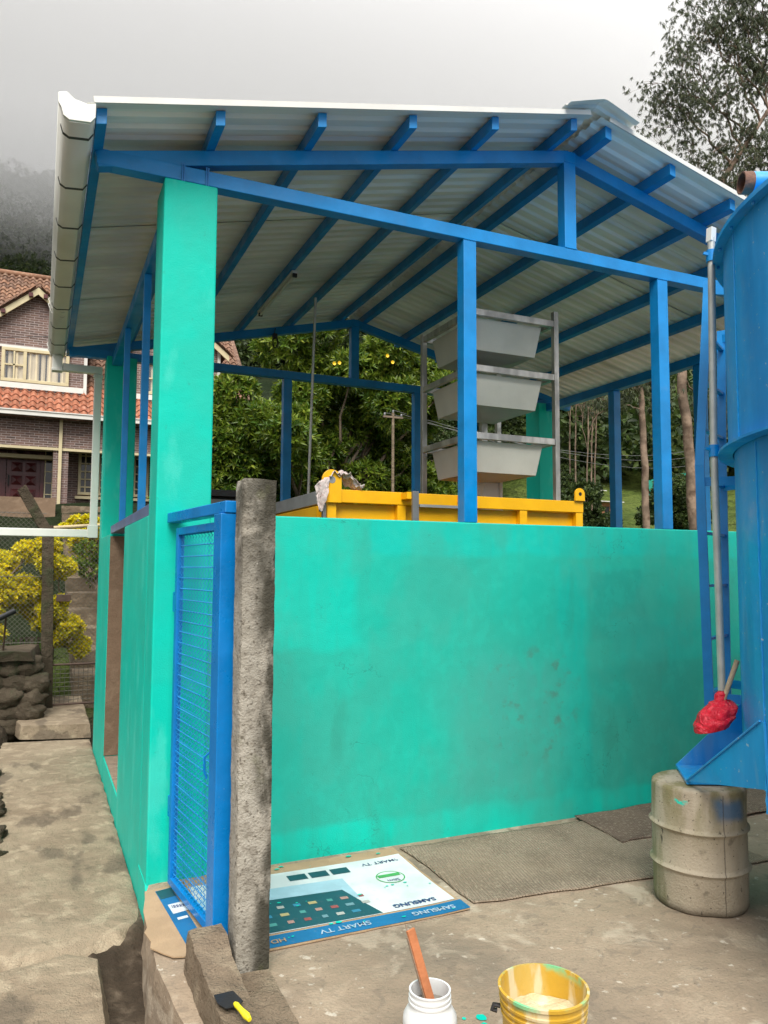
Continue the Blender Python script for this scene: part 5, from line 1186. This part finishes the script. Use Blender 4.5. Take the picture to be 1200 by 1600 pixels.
for r_ in range(nrow):
    for c in range(ncol):
        x = HX0+(c+.5)*TW; y = EY+r_*TL*math.cos(pitch)
        if in_dormer(x, y): continue
        old = r_ > 5+2*fbm(x*.6, 3) ; mt = 'tile_old' if old else 'tile_new'
        M4 = Matrix.Translation((x, y, rz(y)+.012+.006*random.uniform(-1, 1))) @ Matrix.Rotation(pitch, 4, 'X') @ Matrix.Rotation(random.uniform(-.02, .02), 4, 'Z')
        vis = (r_ < 7 and -2.6 < x < 3.0) or (-2.4 < x < -.2 and 14 < r_ < 31 and r_*TL > 0) or (4.8 < x and 5 < r_ < 13)
        if vis and cnt < 298:
            if mt not in tmesh:
                tb = MB(); add_tile(tb, Matrix.Identity(4)); me = bpy.data.meshes.new('tile'); me.from_pydata([tuple(p) for p in tb.v], [], tb.f); me.materials.append(M_[mt]); me.polygons.foreach_set('use_smooth', [True]*len(me.polygons)); me.set_sharp_from_angle(angle=R(60)); tmesh[mt] = me
            o = bpy.data.objects.new('roof_tile', tmesh[mt]); COL.objects.link(o); o.parent = rfo; o.matrix_local = Matrix.Translation(-ORG[hs.name]) @ M4; cnt += 1
        else: add_tile(rest, M4)
o = rest.build('roof_tiling', 'tile_old', rfo, smooth=60); o['kind'] = 'stuff'
b = MB(); b.tube([(HX0, RYr, rz(RYr)+.03), (HX1, RYr, rz(RYr)+.03)], .12, 10); b.build('ridge_tiles', 'tile_old', hs, smooth=True)
dormer(-.90, 0); dormer(3.42, 1)

# ------------------------------------------------------------------ eucalyptus trees
def euc(name, label, base, path, radii, branches, n_leaf, seed):
    """path: trunk points; branches: (t along trunk, end point, radius, clump radius)"""
    t = thing(name, label, 'tree', base); b = MB(); pts = [Vector(p) for p in path]
    fine = []
    for a, q in zip(pts, pts[1:]):
        for k in range(6): fine.append(a.lerp(q, k/6)+Vector((fbm(seed, len(fine)*.3, 1), fbm(seed, len(fine)*.3, 4), 0))*.05)
    fine.append(pts[-1]); N = len(fine)
    b.tube(fine, [float(np.interp(k/(N-1), np.linspace(0, 1, len(radii)), radii)) for k in range(N)], 10)
    tips, ax = [], []
    for bi, (tt, end, r0, cl) in enumerate(branches):
        k = min(N-1, int(tt*(N-1))); end = Vector(end); bp = limb(b, fine[k], end, r0*.55, .012, seed+bi*3.3, 10, .10, 7)
        for s_ in range(14):
            p = bp[random.randint(4, 10)]; d = (end-fine[k]).normalized()
            e_ = p+(d*.6+Vector((random.gauss(0, .55), random.gauss(0, .55), random.gauss(.15, .45))))*cl*random.uniform(.5, 1.1)
            tp = limb(b, p, e_, .011, .004, s_*1.3+bi, 5, .12, 4)
            for q in range(4):
                f_ = e_+Vector((random.gauss(0, .22), random.gauss(0, .22), random.gauss(-.02, .18)))*cl
                b.tube([tp[3], tp[3].lerp(f_, .6)+Vector((0, 0, .04)), f_], [.006, .004, .003], 3, False); tips.append(f_); ax.append((f_-tp[3]).normalized())
    b.build('trunk', 'eucbark', t, smooth=60)
    tips = np.array([tuple(p) for p in tips]); m = len(tips); rep = max(1, n_leaf//(m*9))
    C = np.repeat(tips, rep, 0)+rng.normal(0, .16, (m*rep, 3)); A = np.tile([0, 0, -1.], (len(C), 1))+rng.normal(0, .6, (len(C), 3))
    V_, F_, T_ = rosettes(C, A, 9, .15, .022, (.1, .9), .55); npmesh('crown', V_, F_, 'euc', t, T_); return t
def E12(px, py, y=12.): return tuple(aty(px, py, y))
g1 = ground_z(16.5, 12); 
euc('eucalyptus_tree', 'tall eucalyptus with peeling reddish trunk whose crown rises above the roof', (16.6, 12, g1),
    [(16.6, 12, g1-.5), E12(1085, 820), E12(1078, 720), E12(1068, 620), E12(1062, 520), E12(1085, 400), E12(1130, 280), E12(1215, 150), E12(1240, 0)], [.17, .155, .14, .135, .125, .11, .085, .05, .03],
    [(.62, E12(1030, 290), .07, .9), (.66, E12(1085, 255), .06, .8), (.72, E12(1160, 215), .07, .8), (.78, E12(1062, 170), .08, 1.1), (.80, E12(1090, 110), .07, 1.1), (.84, E12(1120, 60), .07, 1.1), (.88, E12(1150, 10), .07, 1.1), (.86, E12(1190, 110), .06, .9), (.74, E12(1195, 235), .06, .9), (.9, E12(1195, 40), .06, .9), (.68, E12(1140, 290), .06, .8), (.82, E12(1060, 130), .06, .9), (.87, E12(1110, 20), .06, 1.0), (.92, E12(1170, -30), .06, 1.0), (.45, E12(1120, 520), .05, .6), (.42, E12(1110, 640), .05, .5)], 60000, 3.)
g2 = ground_z(14.7, 12)
euc('eucalyptus_tree', 'slender straight eucalyptus trunk with a bent bare branch seen through the shed', (14.72, 12, g2),
    [(14.72, 12, g2-.5), E12(1010, 820), E12(1007, 730), E12(1003, 640), E12(1001, 590), E12(998, 540)], [.11, .10, .095, .085, .07, .04],
    [(.62, E12(935, 622), .05, .05), (.88, E12(985, 600), .03, .55), (.92, E12(1020, 600), .03, .5), (.97, E12(970, 585), .03, .5), (.9, E12(1030, 615), .03, .4)], 7000, 8.)
# hillside: slim pale trunks of young eucalyptus
for q, (px, py0, py1, y) in enumerate(((917, 760, 600, 26.), (924, 745, 610, 27.), (899, 700, 585, 28.), (930, 720, 590, 27.5), (890, 690, 590, 29.))):
    p0, p1 = aty(px, py0, y), aty(px+3, py1, y); g_ = ground_z(p0.x, y)
    euc('young_eucalyptus', 'young slim pale eucalyptus on the hillside seen past the steel frame', (p0.x, y, g_), [(p0.x, y, min(g_, p0.z)-.3), p0, p1], [.045, .04, .02],
        [(.7, p1+Vector((-.9, 0, .3)), .03, .7), (.8, p1+Vector((.8, 0, .2)), .03, .7), (.95, p1+Vector((0, .2, .9)), .03, .8)], 1500, q*2.)['group'] = 'young eucalyptus on the hillside'
# hillside trees and shrubs: three kinds, copied
def copy_tree(o, loc, sc, rot, label, group):
    c = o.copy(); COL.objects.link(c); c.location = loc; c.scale = (sc, sc, sc*random.uniform(.85, 1.15)); c.rotation_euler = (0, 0, rot); c['label'] = label; c['group'] = group
    for ch in o.children:
        k = ch.copy(); COL.objects.link(k); k.parent = c
    return c
kinds = []
gl = 'dark bushy hillside tree beyond the shed'
for q in range(3):
    x, y = ((26, 30), (31, 27), (22, 24))[q]; g_ = ground_z(x, y)
    kinds.append(broad_tree('hillside_tree', gl, (x, y, g_), [((x, y, g_+2.6), (1.9, 1.9, 1.7)), ((x+.8, y, g_+1.6), (1.7, 1.6, 1.3)), ((x-.9, y+.3, g_+1.5), (1.5, 1.5, 1.2))], 'hill_leaf', 16, 3000, .19, .10, 'tree', 'dark bushy trees on the hillside', .14, 'bark', 7))
def hill_at(px, py):     # walk the view ray until it meets the hillside
    d = ray(px, py); t = 10.
    while t < 400:
        p = CAM+d*t
        if p[2] < ground_z(p[0], p[1]): return Vector(p)
        t += .5
    return Vector(CAM+d*400)
spots = [(945, 745, .9), (900, 740, .9), (885, 760, .6), (965, 735, .7), (955, 700, 1.2), (985, 720, .8), (880, 740, 1.2), (890, 700, 1.4), (915, 690, 1.3), (940, 670, 1.4), (968, 690, 1.2), (975, 700, 1.0), (1100, 690, .8), (1120, 650, 1.3), (870, 660, 1.6), (900, 640, 1.7), (930, 630, 1.8), (960, 640, 1.6), (985, 650, 1.3), (860, 700, 1.4), (870, 760, 1.0), (820, 720, 1.4), (800, 690, 1.5), (790, 740, 1.2), (760, 760, 1.0), (840, 660, 1.7), (780, 650, 1.7), (1075, 815, .5), (1065, 810, .45), (1090, 815, .5), (1130, 800, .6), (1000, 815, .4), (960, 818, .4), (400, 505, 1.6), (430, 490, 1.8), (470, 480, 1.8), (370, 520, 1.4), (560, 490, 1.8), (620, 510, 1.6), (520, 480, 1.8), (450, 560, 1.2), (720, 720, 1.2), (700, 760, 1.1), (680, 690, 1.5), (640, 720, 1.4), (1035, 815, .35)]
for q, (px, py, s_) in enumerate(spots):
    p = hill_at(px, py); d_ = (Vector(CAM)-p).length
    copy_tree(kinds[q % 3], (p.x, p.y, ground_z(p.x, p.y)-.1), s_*max(.5, d_/45)*(.55 if px > 860 else .9)*(.45 if py > 790 else 1.), random.uniform(0, 6), gl, 'dark bushy trees on the hillside')
# far wood on the mountain: one mass
n = 4600; th = rng.uniform(-.15, 1.05, n); rr_ = rng.uniform(62, 230, n); X_ = CAM[0]+rr_*np.sin(th); Y_ = CAM[1]+rr_*np.cos(th)
keep = (HT(X_, Y_) > 9) & ~((np.abs(X_-1) < 9) & (Y_ < 40)) & (np.array([fbm(a*.02, b_*.02, 7, 3) for a, b_ in zip(X_, Y_)]) > -.12); X_, Y_, rr_ = X_[keep], Y_[keep], rr_[keep]
C0 = np.stack([X_, Y_, HT(X_, Y_)+1.2], 1); kk = 44
C = np.repeat(C0, kk, 0); dd = unit(rng.normal(size=(len(C), 3))); sz = np.repeat(rng.uniform(1.2, 3.0, len(C0)), kk)[:, None]
C = C+dd*sz*np.array([1, 1, 1.2])+np.array([0, 0, 1.])*sz
V_, F_, T_ = rosettes(C, dd, 2, .85, .5, (.5, 1.3), .1)
npmesh('far_wood', V_, F_, 'hill_leaf', None, T_, loc=(60, 90, 20), kind='stuff')['label'] = 'dark wood covering the mountain slope behind the site'
# hillside houses, teal fence, power pole and wires
def hut(label, px0, px1, py0, py1, y, roofm, wallm, roof_h=.5):
    y = hill_at((px0+px1)/2, py1+2).y-1.5; a, c_ = aty(px0, py1, y), aty(px1, py0, y); g_ = ground_z((a.x+c_.x)/2, y)
    h = thing('hillside_hut', label, 'hut', ((a.x+c_.x)/2, y+1.5, min(a.z, g_)))
    MB().box(a.x, c_.x, y, y+3, min(a.z, g_)-.4, c_.z).build('wall', wallm, h)
    b = MB(); b.prism([(a.x-.3, y-.5, c_.z), (a.x-.3, y+3.3, c_.z+roof_h), (a.x-.3, y+3.3, c_.z+roof_h+.06), (a.x-.3, y-.5, c_.z+.06)], (c_.x-a.x+.6, 0, 0)); b.build('roof', roofm, h)
    w_ = (c_.x-a.x)
    for k in (.2, .65): MB().box(a.x+w_*k, a.x+w_*(k+.14), y-.03, y-.002, a.z+.35*(c_.z-a.z), a.z+.8*(c_.z-a.z)).build('window', 'black', h)
M_['hollowbrick'] = simple('orange_brick', (.42, .19, .10), .85, 0, .2, 3, .3, 20); M_['tin'] = simple('tin_sheet', (.62, .60, .56), .5, .1, .15, 2)
hut('orange brick hut low on the hillside', 916, 936, 768, 792, 22., 'tin', 'hollowbrick'); hut('shack with a white tin roof beside the orange brick hut', 912, 962, 786, 815, 20., 'tin', 'hollowbrick', .3)
hut('long orange brick house high on the hillside between the trunks', 1008, 1048, 697, 704, 34., 'hollowbrick', 'hollowbrick', .8); hut('pale hillside house above the orange brick house', 1024, 1064, 678, 684, 42., 'tin', 'hollowbrick', .8)
tn = thing('teal_fence', 'teal shade cloth fence on the green slope beyond the trunks', 'fence', (21, 17, ground_z(21, 17)))
def tpt(t): px = 1012+t*72; return aty(px, 760+6*math.sin(t*7)*0-12*t, 17.+4*t)
b = MB(); n = 40
for q in range(n+1):
    p = tpt(q/n); px = 1012+72*q/n; hgt = .55; p = hill_at(px, 775-13*q/n); p = p+Vector((0, .10*math.sin(q*2.2), 0)); b.v += [(p.x, p.y, p.z-.05), (p.x, p.y, p.z+p.x*.028+.05*math.sin(q*1.7))]
for q in range(n): b.f.append((2*q, 2*q+2, 2*q+3, 2*q+1))
b.build('cloth', simple('teal_cloth', (.02, .30, .22), .7), tn, solid=.02)
for q in range(0, n+1, 5): v = Vector(b.v[2*q]); MB().box(v.x-.05, v.x+.05, v.y+.05, v.y+.15, v.z-.3, v.z+.85).build('fence_stake', 'bark', tn)
pl = thing('utility_pole', 'slim pale utility pole with cross arm among the trees behind the shed', 'pole', (5.33, 8.4, ground_z(5.33, 8.4)))
b = MB(); b.tube([(5.33, 8.4, -.6), (5.33, 8.4, 4.62)], [.034, .026], 10); b.build('shaft', 'kerb', pl, smooth=True); MB().box(5.13, 5.53, 8.38, 8.42, 4.52, 4.555).build('cross_arm', 'bark', pl)
for x in (5.16, 5.33, 5.50): b = MB(); b.lathe([(.0, 0), (.018, 0), (.02, .025), (.01, .05), (0, .05)], (x, 8.4, 4.562 if x != 5.33 else 4.622), 10); b.build('insulator', 'greysteel', pl)
for q in range(3):
    a = Vector((5.16+.17*q, 8.4, 4.61 if q != 1 else 4.67)); c_ = aty(1150, (678, 690, 704)[q], 26.); pts = [a.lerp(c_, t/16)-Vector((0, 0, 1.0*4*(t/16)*(1-t/16))) for t in range(17)]
    wr = thing('power_line', 'thin overhead power line crossing in front of the hillside', 'cable', (a+c_)/2, 'power lines'); b = MB(); b.tube(pts, .007, 4); b.build('wire', 'greysteel', wr)
b = MB(); a, c_ = aty(-60, 523, 20.9), aty(75, 526, 20.9); b.tube([a, a.lerp(c_, .5)-Vector((0, 0, .05)), c_, Vector((1.4, 21.9, c_.z+.1))], .012, 5); tag(b.build('house_cable', 'black', None), 'black cable strung across the brick gable of the house', 'cable')

# ------------------------------------------------------------------ cloud hanging on the mountain
b = MB(); b.box(-90, 300, 80, 300, 50, 123)
cl = b.build('cloud_bank', None, None); cl['kind'] = 'stuff'; cl['label'] = 'low grey cloud hiding the top of the wooded mountain'
m = bpy.data.materials.new('cloud'); m.use_nodes = True; t = m.node_tree; t.nodes.clear()
o = t.nodes.new('ShaderNodeOutputMaterial'); v = t.nodes.new('ShaderNodeVolumePrincipled'); v.inputs['Color'].default_value = (.995, .995, 1.0, 1); v.inputs['Anisotropy'].default_value = 0.
g_ = t.nodes.new('ShaderNodeNewGeometry'); s_ = t.nodes.new('ShaderNodeSeparateXYZ'); t.links.new(g_.outputs['Position'], s_.inputs[0])
nn = t.nodes.new('ShaderNodeTexNoise'); nn.inputs['Scale'].default_value = .022; nn.inputs['Detail'].default_value = 3; t.links.new(g_.outputs['Position'], nn.inputs['Vector'])
def mrange(a, lo, hi, x, y):
    q = t.nodes.new('ShaderNodeMapRange'); q.interpolation_type = 'SMOOTHSTEP'; t.links.new(a, q.inputs[0]); q.inputs[1].default_value = lo; q.inputs[2].default_value = hi; q.inputs[3].default_value = x; q.inputs[4].default_value = y; return q.outputs[0]
def mth(op, a, c):
    q = t.nodes.new('ShaderNodeMath'); q.operation = op
    for i, x in enumerate((a, c)):
        if isinstance(x, (int, float)): q.inputs[i].default_value = x
        else: t.links.new(x, q.inputs[i])
    return q.outputs[0]
zz = mth('ADD', s_.outputs['Z'], mth('MULTIPLY', mth('SUBTRACT', nn.outputs['Fac'], .5), 26.))
den = mth('MULTIPLY', mth('MULTIPLY', mrange(zz, 52, 84, 0, 1), mrange(s_.outputs['Z'], 96, 122, 1, 0)), .05)
t.links.new(den, v.inputs['Density']); t.links.new(v.outputs[0], o.inputs['Volume']); cl.data.materials.append(m)
try: m.cycles.volume_step_rate = 4.0
except Exception: pass
scene.cycles.volume_step_rate = 2.0; scene.cycles.volume_max_steps = 64
